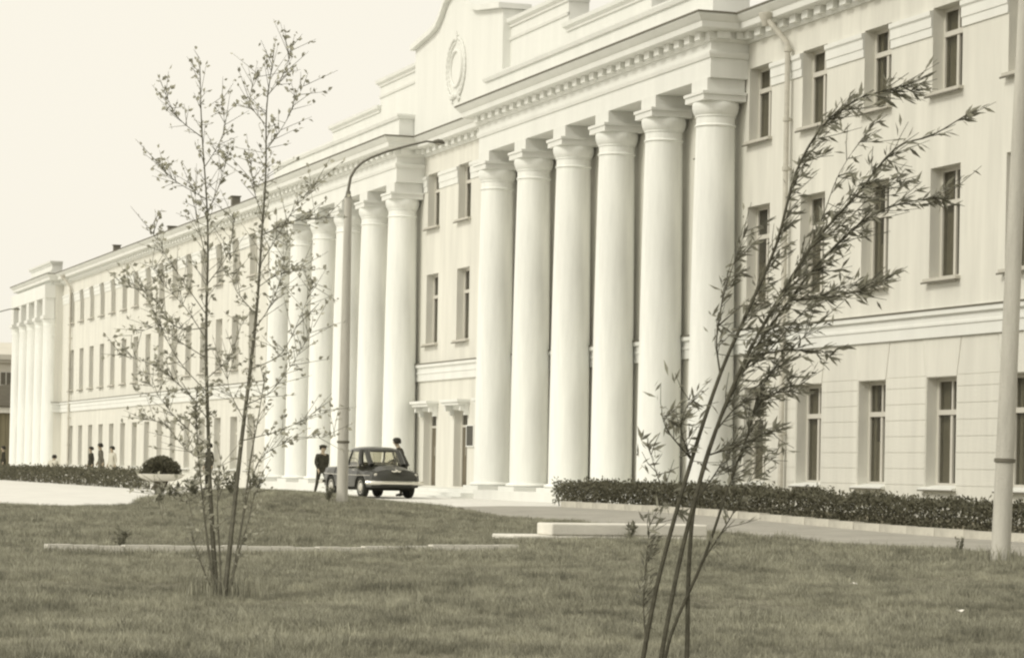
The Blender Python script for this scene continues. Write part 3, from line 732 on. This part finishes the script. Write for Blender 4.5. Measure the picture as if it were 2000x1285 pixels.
for x in (-1.2, 1.18):
    for y in (-1, 1):
        w = link('wheel', tym, car, (x, .655*y, .315)); w.rotation_euler = (-math.pi/2*y, 0, 0); link('hubcap', hbm, w)

# ------------------------------------------------------------------ people
def person(pos, rz, lab, top='cloth_dark', legs='cloth_dark', h=1.74, pose='stand', hat=False, skirt=False, seed=0):
    k = h/1.75; r = random.Random(seed)
    J = {}; E = []; RAD = {}
    def j(n, p, rad, par=None, ry=None):
        J[n] = (Vector(p)*k); RAD[n] = (rad*k, (ry if ry else rad)*k)
        if par: E.append((par, n))
    bend = {'stand': 0, 'walk': .04, 'lean': .14, 'sit': .06, 'crouch': .28}[pose]
    px = -.0; dz = {'sit': -.42, 'crouch': -.40}.get(pose, 0)
    def B(x, y, z):                                        # upper body bends forward about the hips
        t = max(0, (z-.95)); return (x, y+bend*t*1.6, z+dz-bend*bend*t*.8)
    j('pelvis', B(0, 0, .95), .14, None, .11); j('spine', B(0, 0, 1.13), .135, 'pelvis', .10); j('chest', B(0, .0, 1.33), .155, 'spine', .115)
    j('nb', B(0, -.005, 1.46), .075, 'chest'); j('neck', B(0, .01, 1.53), .052, 'nb'); j('jaw', B(0, .025, 1.585), .062, 'neck'); j('face', B(0, .02, 1.655), .082, 'jaw', .095); j('crown', B(0, .01, 1.715), .07, 'face')
    j('nose', B(0, .125, 1.645), .012, 'face')
    for sg, S in ((-1, 'l'), (1, 'r')):
        j('ear'+S, B(sg*.092, .01, 1.65), .014, 'face')
        sw = {'walk': .16*sg, 'stand': .03*sg, 'lean': .22, 'sit': .25, 'crouch': .3}[pose]
        j('sh'+S, B(sg*.175, 0, 1.425), .068, 'chest'); j('el'+S, B(sg*.235, -.03+sw*.35, 1.15), .048, 'sh'+S)
        fw = sw+(.10 if pose in ('lean', 'sit', 'crouch') else .03)
        j('wr'+S, B(sg*.235, fw, .93+(.12 if pose in ('lean', 'sit', 'crouch') else 0)), .030, 'el'+S); w = J['wr'+S]/k
        j('pa'+S, (w.x, w.y+.02, w.z-.07), .034, 'wr'+S, .02)
        for fi, (fx, fl) in enumerate(((-.024, .062), (-.008, .074), (.009, .070), (.025, .055))):
            a = 'f%d%s' % (fi, S); j(a+'a', (w.x+fx*.4, w.y+.03+fx, w.z-.10), .010, 'pa'+S); j(a+'b', (w.x+fx*.4-sg*.012, w.y+.045+fx, w.z-.10-fl), .008, a+'a')
        j('th'+S, (w.x-sg*.02, w.y+.06, w.z-.06), .011, 'pa'+S); j('tt'+S, (w.x-sg*.02, w.y+.075, w.z-.10), .009, 'th'+S)
        st = {'walk': .20*sg*-1, 'stand': .03*sg, 'lean': .06*sg, 'sit': 0, 'crouch': 0}[pose]
        if pose in ('sit', 'crouch'):
            hz = .92+dz
            j('hi'+S, (sg*.09, .02, hz), .088, 'pelvis'); j('kn'+S, (sg*.12, .42, hz+.02), .06, 'hi'+S); j('an'+S, (sg*.12, .38, .09), .042, 'kn'+S); j('to'+S, (sg*.13, .54, .045), .036, 'an'+S)
        else:
            j('hi'+S, (sg*.09, 0, .90), .09, 'pelvis'); j('kn'+S, (sg*.10, st*.55+.03, .49), .060, 'hi'+S); j('an'+S, (sg*.10, st-(.03 if st < 0 else 0), .09), .042, 'kn'+S); j('to'+S, (sg*.115, st+.15, .04), .036, 'an'+S)
    names = list(J); idx = {n: i for i, n in enumerate(names)}
    me = bpy.data.meshes.new('body'); me.from_pydata([tuple(J[n]) for n in names], [(idx[a], idx[c]) for a, c in E], [])
    tmp = bpy.data.objects.new('tmp', me); col.objects.link(tmp)
    tmp.modifiers.new('skin', 'SKIN'); m = tmp.modifiers.new('sub', 'SUBSURF'); m.levels = m.render_levels = 1
    for n in names:
        sv = me.skin_vertices[0].data[idx[n]]; sv.radius = RAD[n]; sv.use_root = (n == 'pelvis')
    dg = bpy.context.evaluated_depsgraph_get(); ev = tmp.evaluated_get(dg); bm_ = bpy.data.meshes.new_from_object(ev); bm_.name = 'body'
    bpy.data.objects.remove(tmp); bpy.data.meshes.remove(me)
    for q in (top, legs, 'skin', 'shoe'): bm_.materials.append(MT[q])
    segs = []
    for a, c in E:
        g = 2 if (c in ('neck', 'jaw', 'face', 'crown', 'nose') or c.startswith(('ear', 'pa', 'f', 'th', 'tt'))) else 3 if c.startswith('to') else 1 if c.startswith(('kn', 'an', 'hi')) else 0
        segs.append((J[a], J[c], g))
    for f in bm_.polygons:
        p = f.center; best = (9, 0)
        for a, c, g in segs:
            ab_ = c-a; t = max(0, min(1, (p-a).dot(ab_)/max(1e-9, ab_.length_squared))); q = (p-(a+ab_*t)).length
            if q < best[0]: best = (q, g)
        f.material_index = 0 if (best[1] == 2 and abs(p.x) < .3*k and J['chest'].z < p.z < J['neck'].z-.02*k and abs(p.x) > .06*k) else best[1]
        if pose not in ('sit', 'crouch') and .86*k < p.z < 1.0*k and abs(p.x) < .2*k and best[1] == 0: f.material_index = 1
    bm_.shade_smooth()
    o = empty('person', pos, rz, lab, 'person'); body_ = link('body', bm_, o)
    hd = J['crown']/k; b = MB(); o.scale = (1.2, 1.15, 1)
    prof = [(.001, .125), (.05, .118), (.085, .09), (.100, .04), (.104, -.01), (.098, -.06)]
    b.lathe(list(reversed(prof)), n=18)
    for i, v in enumerate(b.v):
        x, y, z = v; y = y*1.12
        if y > .05 and z < .03: z = .03
        b.v[i] = (x*k, y*k, z*k)
    hr = b.build('hair', 'hair', o, True); hr.location = (hd*k)+Vector((0, -.012*k, -.035*k))
    if hat:
        b = MB(); b.lathe([(.12, 0), (.125, .03), (.10, .06), (.02, .07)], n=18); b.lbox(-.07, .07, .09, .19, -.005, .012); c = b.build('cap', 'cloth_dark', o, True); c.location = (hd+Vector((0, 0, .005)))*k; c.scale = (k, k, k)
    if top != 'cloth_light' and pose in ('stand', 'walk', 'lean'):
        b = MB(); b.lathe([(.165, .78), (.172, .86), (.165, 1.0), (.16, 1.1)], n=20)
        b.v = [(x*k, y*.74*k+bend*max(0, z-.95)*1.6*k, z*k) for x, y, z in b.v]; b.build('jacket_hem', top, o, True)
    if skirt:
        b = MB(); b.lathe([(.26, .52), (.22, .75), (.165, .98), (.15, 1.06)], n=20); b.v = [(x*k, y*.8*k, z*k) for x, y, z in b.v]; b.build('skirt', legs, o, True)
    for sg in (-1, 1):
        b = MB(); b.lathe([(.001, -.008), (.008, 0), (.001, .008)], n=8); e = b.build('eye', 'hair', o); f_ = J['face']; e.location = f_+Vector((sg*.033, .088, .018))*k
    return o
def gz(s_, d_): return road_z(s_, d_)*(1-smooth01(75, 100, s_))
person(V(72.6, 22.1, gz(72, 22.1)), R(150), 'person in a dark jacket standing at the right behind the parked car', h=1.66, pose='lean', seed=1)
person(V(84.0, 22.8, .03), R(-75), 'person in dark clothes walking left of the lamp post by the car', h=1.62, pose='walk', hat=True, seed=2)
person(V(98.0, 22.2, 0), R(190), 'person in a dark coat standing behind the left sapling', h=1.74, pose='stand', seed=3)
person(V(124.9, 22.6, 0), R(185), 'person in a dark jacket, leftmost of the three standing together', top='cloth_dark', legs='cloth_grey', h=1.68, seed=4)
person(V(124.4, 23.0, 0), R(160), 'taller person in grey clothes, middle of the three standing together', top='cloth_grey', legs='cloth_grey', h=1.84, pose='walk', seed=5)
person(V(121.7, 23.0, 0), R(200), 'person in a pale coat, rightmost of the three standing together', top='cloth_light', legs='cloth_light', h=1.70, skirt=True, seed=6)
person(V(132.5, 22.0, 0), R(60), 'person in a white shirt bending low beside the far hedge', top='cloth_light', legs='cloth_dark', h=1.72, pose='crouch', seed=7)
person(V(142.6, 21.1, 0), R(170), 'person in dark clothes at the left edge of the picture', h=1.72, seed=8)

# ------------------------------------------------------------------ far buildings beyond the end of the wing
fb = empty('far_building', V(196, 24.5, 0), 0, 'pale low building with small square windows at the far left', 'building')
FBX = 10.5
b = MB(); b.lbox(-8, 10, -12, 16, 0, 8.0); b.build('wall', 'far_wall', fb)
b = MB(); b.lbox(-8.4, 10.4, -12.4, 16.4, 8.0, 8.35); b.lbox(-8.25, 10.25, -12.25, 16.25, 7.8, 7.999); b.build('cornice', 'far_wall', fb)
b = MB(); b.v = [(10.3, -12.3, 8.36), (10.3, 16.3, 8.36), (-8.3, 16.3, 8.36), (-8.3, -12.3, 8.36), (1, -8, 9.6), (1, 12, 9.6)]; b.f = [(0, 1, 5, 4), (1, 2, 5), (2, 3, 4, 5), (3, 0, 4)]; b.build('roof', 'far_wall', fb)
for i in range(14):
    for z in (6.2, 2.4):
        y = -11+i*1.95
        b = MB(); b.lbox(10.0, 10.06, y, y+.9, z, z+1.0); w = b.build('window', 'frame', fb)
        b = MB(); b.lbox(10.061, 10.07, y+.08, y+.41, z+.08, z+.92); b.lbox(10.061, 10.07, y+.49, y+.82, z+.08, z+.92); b.build('pane', 'cloth_grey', w)
b = MB(); b.lbox(10.0, 10.08, -12, 16, 4.6, 4.75); b.build('band_course', 'far_wall', fb)
shd = empty('shed', V(178, 26, 0), 0, 'dark boarded shed with a sloping roof beside the end of the building', 'shed')
b = MB(); b.lbox(-3, 3, -9, 4.5, 0, 4.1); b.build('wall', 'shed_wall', shd)
for i in range(45):
    b = MB(); b.lbox(3.001, 3.04, -9+i*.3, -9+i*.3+.27, .1, 4.05); b.build('board', 'shed_wall', shd)
b = MB(); b.lbox(2.9, 3.3, -9.3, 4.8, 4.101, 4.45); b.build('fascia', 'white_conc', shd)
b = MB(); b.v = [(3.4, -9.4, 4.46), (3.4, 4.9, 4.46), (-3.4, 4.9, 6.6), (-3.4, -9.4, 4.6), (3.4, -9.4, 4.56), (3.4, 4.9, 4.56), (-3.4, 4.9, 6.7), (-3.4, -9.4, 4.7)]
b.f = [(0, 1, 2, 3), (7, 6, 5, 4), (0, 4, 5, 1), (1, 5, 6, 2), (2, 6, 7, 3), (3, 7, 4, 0)]; b.build('roof', 'shed_roof', shd)

# ------------------------------------------------------------------ young trees
def px_frame(F, px0, py0):
    """metres right / up of a tree's foot for outline points noted on a survey sheet of the photograph (scale 5170/F per metre)"""
    k = 5170.1/F
    return lambda p: ((p[0]-px0)/k, (py0-p[1])/k)
def stem_pts(pts, fr_, r, jit=.05, steps=4):
    P = [fr_(p) for p in pts]; off = r.uniform(-1, 1); o = []
    for i in range(len(P)-1):
        for q in range(steps):
            t = (i+q/steps)/(len(P)-1)
            # catmull-rom
            p0, p1, p2, p3 = P[max(0, i-1)], P[i], P[i+1], P[min(len(P)-1, i+2)]; u = q/steps
            f = lambda a, b_, c, d: .5*((2*b_)+(c-a)*u+(2*a-5*b_+4*c-d)*u*u+(3*b_-a-3*c+d)*u**3)
            o.append((f(p0[0], p1[0], p2[0], p3[0]), jit*off*t*6+jit*.3*math.sin(t*5+off*9), f(p0[1], p1[1], p2[1], p3[1])))
    o.append((P[-1][0], jit*off*6, P[-1][1])); return [Vector(v) for v in o]

# near willow sapling, bent to the right by the wind
r = random.Random(21)
wt = empty('willow_sapling', V(10.2, 4.26, relief(10.2, 4.26)), 0, 'near willow sapling of several thin stems bent to the right', 'tree')
wt.rotation_euler.z = math.atan2(rgt.y, rgt.x)              # local x runs to the right, y away from the viewer
fw = px_frame(11.0, 1300, 1392)
stems = [
 [(1245, 1392), (1262, 1270), (1290, 1120), (1345, 910), (1398, 740), (1450, 615), (1500, 490), (1535, 350), (1585, 260), (1640, 215), (1690, 196), (1745, 182)],
 [(1280, 1392), (1296, 1270), (1330, 1080), (1378, 890), (1430, 745), (1492, 620), (1570, 490), (1650, 395), (1722, 305), (1790, 280), (1855, 240)],
 [(1340, 1392), (1344, 1270), (1345, 1130), (1356, 990), (1395, 850), (1462, 705), (1535, 595), (1605, 505), (1690, 425), (1760, 395), (1835, 380)],
 [(1290, 1392), (1310, 1260), (1375, 1100), (1420, 960), (1455, 860), (1480, 770), (1530, 700), (1590, 640)],
 [(1262, 1270), (1258, 1190), (1264, 1110), (1270, 1040)],
 [(1398, 740), (1390, 680), (1398, 610), (1416, 540), (1436, 480)],
 [(1430, 745), (1500, 690), (1560, 620), (1620, 570), (1700, 545)],
 [(1492, 620), (1560, 520), (1600, 430), (1640, 330), (1700, 240)],
 [(1345, 910), (1300, 860), (1285, 830)], [(1345, 910), (1320, 850), (1330, 800)],
 [(1395, 850), (1440, 800), (1500, 780), (1540, 770)], [(1380, 900), (1440, 880), (1500, 850)], [(1356, 990), (1400, 930), (1430, 880), (1470, 850)],
 [(1340, 1030), (1290, 960), (1270, 890)], [(1375, 1100), (1430, 1000), (1470, 900)],
 [(1570, 490), (1640, 440), (1700, 380), (1760, 340)], [(1535, 595), (1600, 590), (1660, 580), (1700, 560)], [(1462, 705), (1540, 690), (1610, 690)]]
tw = []; lp = []
for si, st in enumerate(stems):
    p = stem_pts(st, fw, r, .045 if si < 4 else .06); n = len(p)
    main = si < 4; r0 = (.0115 if si < 3 else .0085) if main else .0042
    rad = [r0*(1-.82*(i/(n-1))**.9) for i in range(n)]
    b = MB(); b.tube(p, rad, 6); b.build('trunk' if main else 'branch', 'bark', wt, True, fix=False)
    t_start = .42 if main else .15
    for i in range(int(n*t_start), n):
        t = i/(n-1); tng = (p[min(i+1, n-1)]-p[i-1]).normalized()
        hgt = p[i].z
        dens = 1.0 if main and .42 < t < .80 else .7 if main else .9
        if main and t > .82 and r.random() < .35 and t < .97: continue
        for q in range(4 if main else 2):
            if r.random() > dens: continue
            base = p[i]+tng*r.uniform(-.04, .04)
            side = Vector((r.gauss(0, .6)+.35, r.gauss(0, .9), r.gauss(0, .65)-.02))
            dr = (tng*.9+side*.75).normalized(); L = r.uniform(.04, .17)*(1.1 if main else .9)
            tw.append((base, base+dr*L*.5+Vector((.01, 0, 0)), base+dr*L+Vector((.03, 0, .01))))
            for m in range(r.randint(3, 6)):
                u = r.uniform(.15, 1.0); lp.append((base+dr*L*u, (dr*.6+Vector((.35, 0, .0))+rv(r)*.75).normalized(), r.uniform(.03, .072)))
    lp.append((p[-1], (p[-1]-p[-2]).normalized(), .07))
b = MB()
for a, c, d in tw: b.tube([a, c, d], [.0022, .0018, .0012], 4)
cr_ = b.build('crown', 'bark', wt, fix=False)
lf = MB(); leaf_quad(lf, Vector((0, 0, 0)), Vector((1, 0, 0)), Vector((0, 0, 1)), 1.0, .24); lfm = []
for q in range(3):
    l2 = MB(); l2.v = [(x, y+[.0, .05, -.05][q]*math.sin(x*3.1), z+[.03, -.05, .0][q]*math.sin(x*3.1)) for x, y, z in lf.v]; l2.f = list(lf.f)
    m = l2.mesh('leaf', False, False); mm = leaf_mat('willow_leaf_%d' % q, [(.21, .206, .165), (.26, .255, .205), (.31, .305, .25)][q], .35); m.materials.append(mm); lfm.append(m)
r.shuffle(lp)
rest = MB()
for i, (p, t, L) in enumerate(lp):
    if i < 300:
        o = link('leaf', lfm[i % 3], cr_, p); q = t.to_track_quat('X', 'Z'); o.rotation_euler = (q @ Matrix.Rotation(r.uniform(-1.5, 1.5), 3, 'X').to_quaternion()).to_euler(); o.scale = (L, L, L)
    else: leaf_quad(rest, p, t, rv(r), L, L*.24)
tag(rest.build('leaves', 'leaf_near', wt, fix=False), kind='stuff')
print('willow leaves', len(lp))

# slender poplar-like sapling with two main stems and sparse small leaves
r = random.Random(33)
gt_ = (19.0, 4.42)
pt_ = empty('slender_sapling', V(gt_[0], gt_[1], relief(*gt_)), 0, 'slender young tree with two tall stems and sparse small leaves', 'tree')
pt_.rotation_euler.z = math.atan2(rgt.y, rgt.x)
fp_ = px_frame(19.4, 430, 1168)
mains = [[(420, 1175), (409, 1050), (402, 950), (397, 850), (391, 720), (389, 600), (390, 500), (386, 400), (373, 250), (367, 130)],
         [(434, 1175), (449, 1000), (462, 850), (475, 720), (485, 600), (492, 450), (497, 330), (496, 210), (505, 118)],
         [(442, 1170), (466, 1020), (480, 900), (497, 800), (505, 740)],
         [(416, 1165), (397, 1040), (383, 930), (376, 850), (374, 775)],
         [(428, 1172), (424, 1080), (418, 990), (424, 900)], [(440, 1172), (462, 1080), (482, 1010), (492, 960)], [(418, 1172), (392, 1110), (374, 1060)]]
brs = [[(388, 660), (345, 600), (300, 555), (268, 515)], [(390, 700), (340, 670), (290, 640), (240, 655)], [(389, 615), (352, 560), (312, 500), (288, 460)], [(392, 765), (335, 700), (296, 620), (270, 570)],
       [(396, 870), (340, 830), (300, 790), (262, 745)], [(386, 500), (362, 420), (352, 360)], [(480, 650), (520, 600), (545, 540), (560, 480)], [(470, 790), (520, 765), (570, 705), (602, 655)], [(463, 860), (540, 835), (598, 800)],
       [(490, 520), (530, 460), (570, 400), (600, 370)], [(494, 420), (470, 360), (455, 290)], [(497, 300), (540, 250), (578, 195)], [(386, 430), (412, 360), (430, 300)], [(375, 270), (335, 240), (318, 200)], [(500, 190), (530, 150), (548, 100)],
       [(389, 560), (430, 500), (445, 430)], [(484, 610), (440, 560), (425, 500)], [(391, 740), (430, 690), (445, 620)], [(385, 390), (330, 360), (300, 330)], [(496, 240), (460, 190), (470, 130)], [(398, 900), (350, 880), (300, 830), (250, 820)],
       [(476, 720), (540, 690), (580, 610), (600, 560)], [(492, 460), (550, 430), (600, 420)], [(380, 330), (410, 250), (400, 180)], [(470, 1000), (500, 900), (560, 860), (640, 850)], [(390, 640), (330, 640), (280, 580), (232, 560)],
       [(402, 950), (360, 980), (330, 960), (310, 965)], [(396, 820), (350, 760), (300, 720), (240, 700)], [(489, 560), (530, 540), (580, 530)], [(466, 820), (430, 760), (420, 700)]]
lp = []; tw = []
for si, st in enumerate(mains+brs):
    main = si < 7; p = stem_pts(st, fp_, r, .05 if main else .11); n = len(p)
    r0 = (.022 if si < 2 else .012) if main else .0044
    b = MB(); b.tube(p, [r0*(1-.85*(i/(n-1))**.8) for i in range(n)], 6); b.build('trunk' if main else 'branch', 'bark2', pt_, True, fix=False)
    for i in range(int(n*(.30 if main else .25)), n):
        t = i/(n-1); tng = (p[min(i+1, n-1)]-p[i-1]).normalized()
        k = 3 if si < 2 else 7 if si == 3 else 2 if main else 3
        for q in range(k):
            base = p[i]+tng*r.uniform(-.06, .06); L = r.uniform(.05, .30) if not main or t > .55 else r.uniform(.04, .12)
            dr = (tng*.6+Vector((r.gauss(0, .6), r.gauss(0, .8), r.gauss(.25, .4)))).normalized()
            if si == 3: L = r.uniform(.03, .14)
            tw.append((base, base+dr*L*.6, base+dr*L))
            for m in range(r.randint(2, 4)):
                lp.append((base+dr*L*r.uniform(.4, 1.05)+rv(r)*.012, (rv(r)+dr*.6+Vector((.25, 0, .1))).normalized(), r.uniform(.028, .050)))
    lp.append((p[-1], Vector((0, 0, 1)), .05))
b = MB()
for a, c, d in tw: b.tube([a, c, d], [.0028, .002, .0012], 3)
cw = b.build('crown', 'bark2', pt_, fix=False)
b = MB()
for p, t, L in lp: leaf_quad(b, p, t, rv(r), L, L*.62)
tag(b.build('leaves', 'leaf_far', pt_, fix=False), kind='stuff')
print('slender leaves', len(lp))

# weeds and scraps on the grass
def weed(s_, d_, h, lab, seed, n=7):
    r = random.Random(seed); o = empty('weed', V(s_, d_, relief(s_, d_) if lawn_ok(s_, d_) else road_z(s_, d_)), 0, lab, 'weed', 'weeds in the grass'); st = MB(); lv = MB()
    for i in range(n):
        a = r.uniform(0, 6.28); t = Vector((math.cos(a)*.35, math.sin(a)*.35, 1)).normalized()*h*r.uniform(.6, 1)
        st.tube([(0, 0, -.02), t*.5, t], [.006, .004, .002], 4)
        for q in range(10): leaf_quad(lv, t*r.uniform(.15, 1), (rv(r)+Vector((0, 0, .7))), rv(r), h*.28, h*.09)
    st.build('stems', 'leaf_weed', o, fix=False); lv.build('leaves', 'leaf_weed', o, fix=False)
weed(29.0, 5.6, .26, 'weed behind the white edging strip left of the slender tree', 1)
weed(29.2, 7.0, .20, 'weed behind the white edging strip right of the slender tree', 2)
weed(32.9, 13.2, .30, 'weed in front of the low white concrete block', 3)
weed(29.7, 16.4, .22, 'small weed at the road edge left of the thick lamp post', 4)
weed(26.2, 15.9, .35, 'weed at the foot of the thick lamp post', 5, 10)
weed(51.0, 14.0, .35, 'weed at the foot of the lamp post by the car', 6, 10)
weed(24.6, 14.6, .20, 'clump of tall dark grass right of the thick lamp post', 7, 16)
for i in range(9):
    rr_ = random.Random(50+i); s_ = 57.2+rr_.uniform(-1.6, 1.2); d_ = 11.8+i*.27
    weed(s_, d_, rr_.uniform(.35, .6), 'leafy weed in the thicket where lawn and pale plaza meet', 60+i, 8)
for n_, (s_, d_, lab) in enumerate(((19.71, 9.91, 'white paper scrap lying near a dark tuft of grass'), (16.37, 9.06, 'white paper scrap nearest the right edge of the lawn'))):
    r = random.Random(90+n_); b = MB(); g = 5
    for i in range(g):
        for j_ in range(g): b.v.append(((i-2)*.016, (j_-2)*.013, .03+r.uniform(0, .022)))
    for i in range(g-1):
        for j_ in range(g-1): b.f.append((i*g+j_, i*g+j_+1, (i+1)*g+j_+1, (i+1)*g+j_))
    o = b.build('paper_scrap', 'paper', fix=False); o.location = V(s_, d_, relief(s_, d_)+.03); tag(o, lab, 'paper')

# ------------------------------------------------------------------ grass
def tuft(name, n, h, spread, w, seed):
    r = random.Random(seed); b = MB()
    for i in range(n):
        a = r.uniform(0, 6.28); q = spread*math.sqrt(r.random()); p = Vector((q*math.cos(a), q*math.sin(a), -.01)); hh = h*r.uniform(.5, 1.15)
        ln = Vector((r.gauss(0, .35), r.gauss(0, .35), 1)); tip = p+ln.normalized()*hh; mid = p+Vector((ln.x*.3, ln.y*.3, 1)).normalized()*hh*.55
        a2 = r.uniform(0, 3.14); sd = Vector((math.cos(a2), math.sin(a2), 0))*w*.5
        k = len(b.v); b.v += [tuple(p-sd), tuple(p+sd), tuple(mid+sd*.7), tuple(mid-sd*.7), tuple(tip)]; b.f += [(k, k+1, k+2, k+3), (k+3, k+2, k+4)]
    me = b.mesh(name, False, False); me.materials.append(MT['blade']); return bpy.data.objects.new(name, me)
def grass(name, lab, cond, dens, tufts, smin, smax, seed):
    me = lawn_mesh(name, 4, 63, -16, 17.4, .4, cond); me.materials.append(MT['blade'])
    o = link(name, me); tag(o, lab, 'grass', kind='stuff')
    ng = bpy.data.node_groups.new(name+'_nodes', 'GeometryNodeTree')
    ng.interface.new_socket('Geometry', in_out='INPUT', socket_type='NodeSocketGeometry'); ng.interface.new_socket('Geometry', in_out='OUTPUT', socket_type='NodeSocketGeometry')
    N = ng.nodes; gi = N.new('NodeGroupInput'); go = N.new('NodeGroupOutput')
    dp = N.new('GeometryNodeDistributePointsOnFaces'); dp.distribute_method = 'RANDOM'; dp.inputs['Density'].default_value = dens; dp.inputs['Seed'].default_value = seed
    ng.links.new(gi.outputs[0], dp.inputs['Mesh'])
    # patchy density
    ps = N.new('GeometryNodeInputPosition'); ns = N.new('ShaderNodeTexNoise'); ns.inputs['Scale'].default_value = .55; ns.inputs['Detail'].default_value = 4
    ng.links.new(ps.outputs[0], ns.inputs['Vector'])
    mr = N.new('ShaderNodeMapRange'); mr.inputs[1].default_value = .35; mr.inputs[2].default_value = .65; mr.inputs[3].default_value = .45; mr.inputs[4].default_value = 1.25
    ng.links.new(ns.outputs[0], mr.inputs[0])
    js = N.new('GeometryNodeJoinGeometry')
    ig = N.new('GeometryNodeInstanceOnPoints'); cg = N.new('GeometryNodeGeometryToInstance')
    for t in tufts:
        oi = N.new('GeometryNodeObjectInfo'); oi.inputs['Object'].default_value = t; oi.inputs['As Instance'].default_value = True; ng.links.new(oi.outputs['Geometry'], js.inputs[0])
    ng.links.new(dp.outputs['Points'], ig.inputs['Points']); ng.links.new(js.outputs[0], ig.inputs['Instance']); ig.inputs['Pick Instance'].default_value = True
    ri = N.new('FunctionNodeRandomValue'); ri.data_type = 'INT'; ri.inputs[4].default_value = 0; ri.inputs[5].default_value = len(tufts)-1; ng.links.new(ri.outputs[2], ig.inputs['Instance Index'])
    rr_ = N.new('FunctionNodeRandomValue'); rr_.data_type = 'FLOAT_VECTOR'; rr_.inputs[0].default_value = (-.1, -.1, 0); rr_.inputs[1].default_value = (.1, .1, 6.28); ng.links.new(rr_.outputs[0], ig.inputs['Rotation'])
    rs = N.new('FunctionNodeRandomValue'); rs.data_type = 'FLOAT'; rs.inputs[2].default_value = smin; rs.inputs[3].default_value = smax
    ml = N.new('ShaderNodeMath'); ml.operation = 'MULTIPLY'; ng.links.new(rs.outputs[1], ml.inputs[0]); ng.links.new(mr.outputs[0], ml.inputs[1]); ng.links.new(ml.outputs[0], ig.inputs['Scale'])
    ng.links.new(ig.outputs[0], go.inputs[0])
    md = o.modifiers.new('grass', 'NODES'); md.node_group = ng
    return o
def depth(s_, d_): return s_*math.cos(TH)+d_*math.sin(TH)
def inview(s_, d_, m=1.5):
    F = depth(s_, d_); return abs(-s_*math.sin(TH)+d_*math.cos(TH)) < .195*F+m
T1 = [tuft('grass_tuft', 34, .085, .085, .005, q) for q in range(4)]
T3 = [tuft('grass_clump', 26, .17, .09, .007, 30+q) for q in range(3)]
T2 = [tuft('grass_tuft', 30, .10, .15, .009, 10+q) for q in range(3)]
grass('grass', 'short mown grass of the near lawn', lambda s_, d_: lawn_ok(s_, d_) and inview(s_, d_, 3.5) and 9 < depth(s_, d_) < 27, 170, T1, .6, 1.1, 1)
grass('grass', 'short grass of the lawn farther off', lambda s_, d_: lawn_ok(s_, d_) and inview(s_, d_, 3) and depth(s_, d_) >= 27, 55, T2, .6, 1.15, 2)
grass('grass', 'scattered taller clumps of grass in the lawn', lambda s_, d_: lawn_ok(s_, d_) and inview(s_, d_, 3) and 9 < depth(s_, d_) < 45, 5, T3, .45, 1.0, 5)
ft = tuft('grass_tuft', 240, .26, .34, .008, 77); col.objects.link(ft)
ft.location = V(18.95, 4.42, relief(18.95, 4.42)); tag(ft, 'rough tuft of longer grass round the foot of the slender tree', 'grass', kind='stuff')
ft2 = tuft('grass_tuft', 160, .24, .40, .009, 78); col.objects.link(ft2)
ft2.location = V(26.9, 15.4, relief(26.9, 15.4)); tag(ft2, 'rough grass round the foot of the thick lamp post', 'grass', kind='stuff')
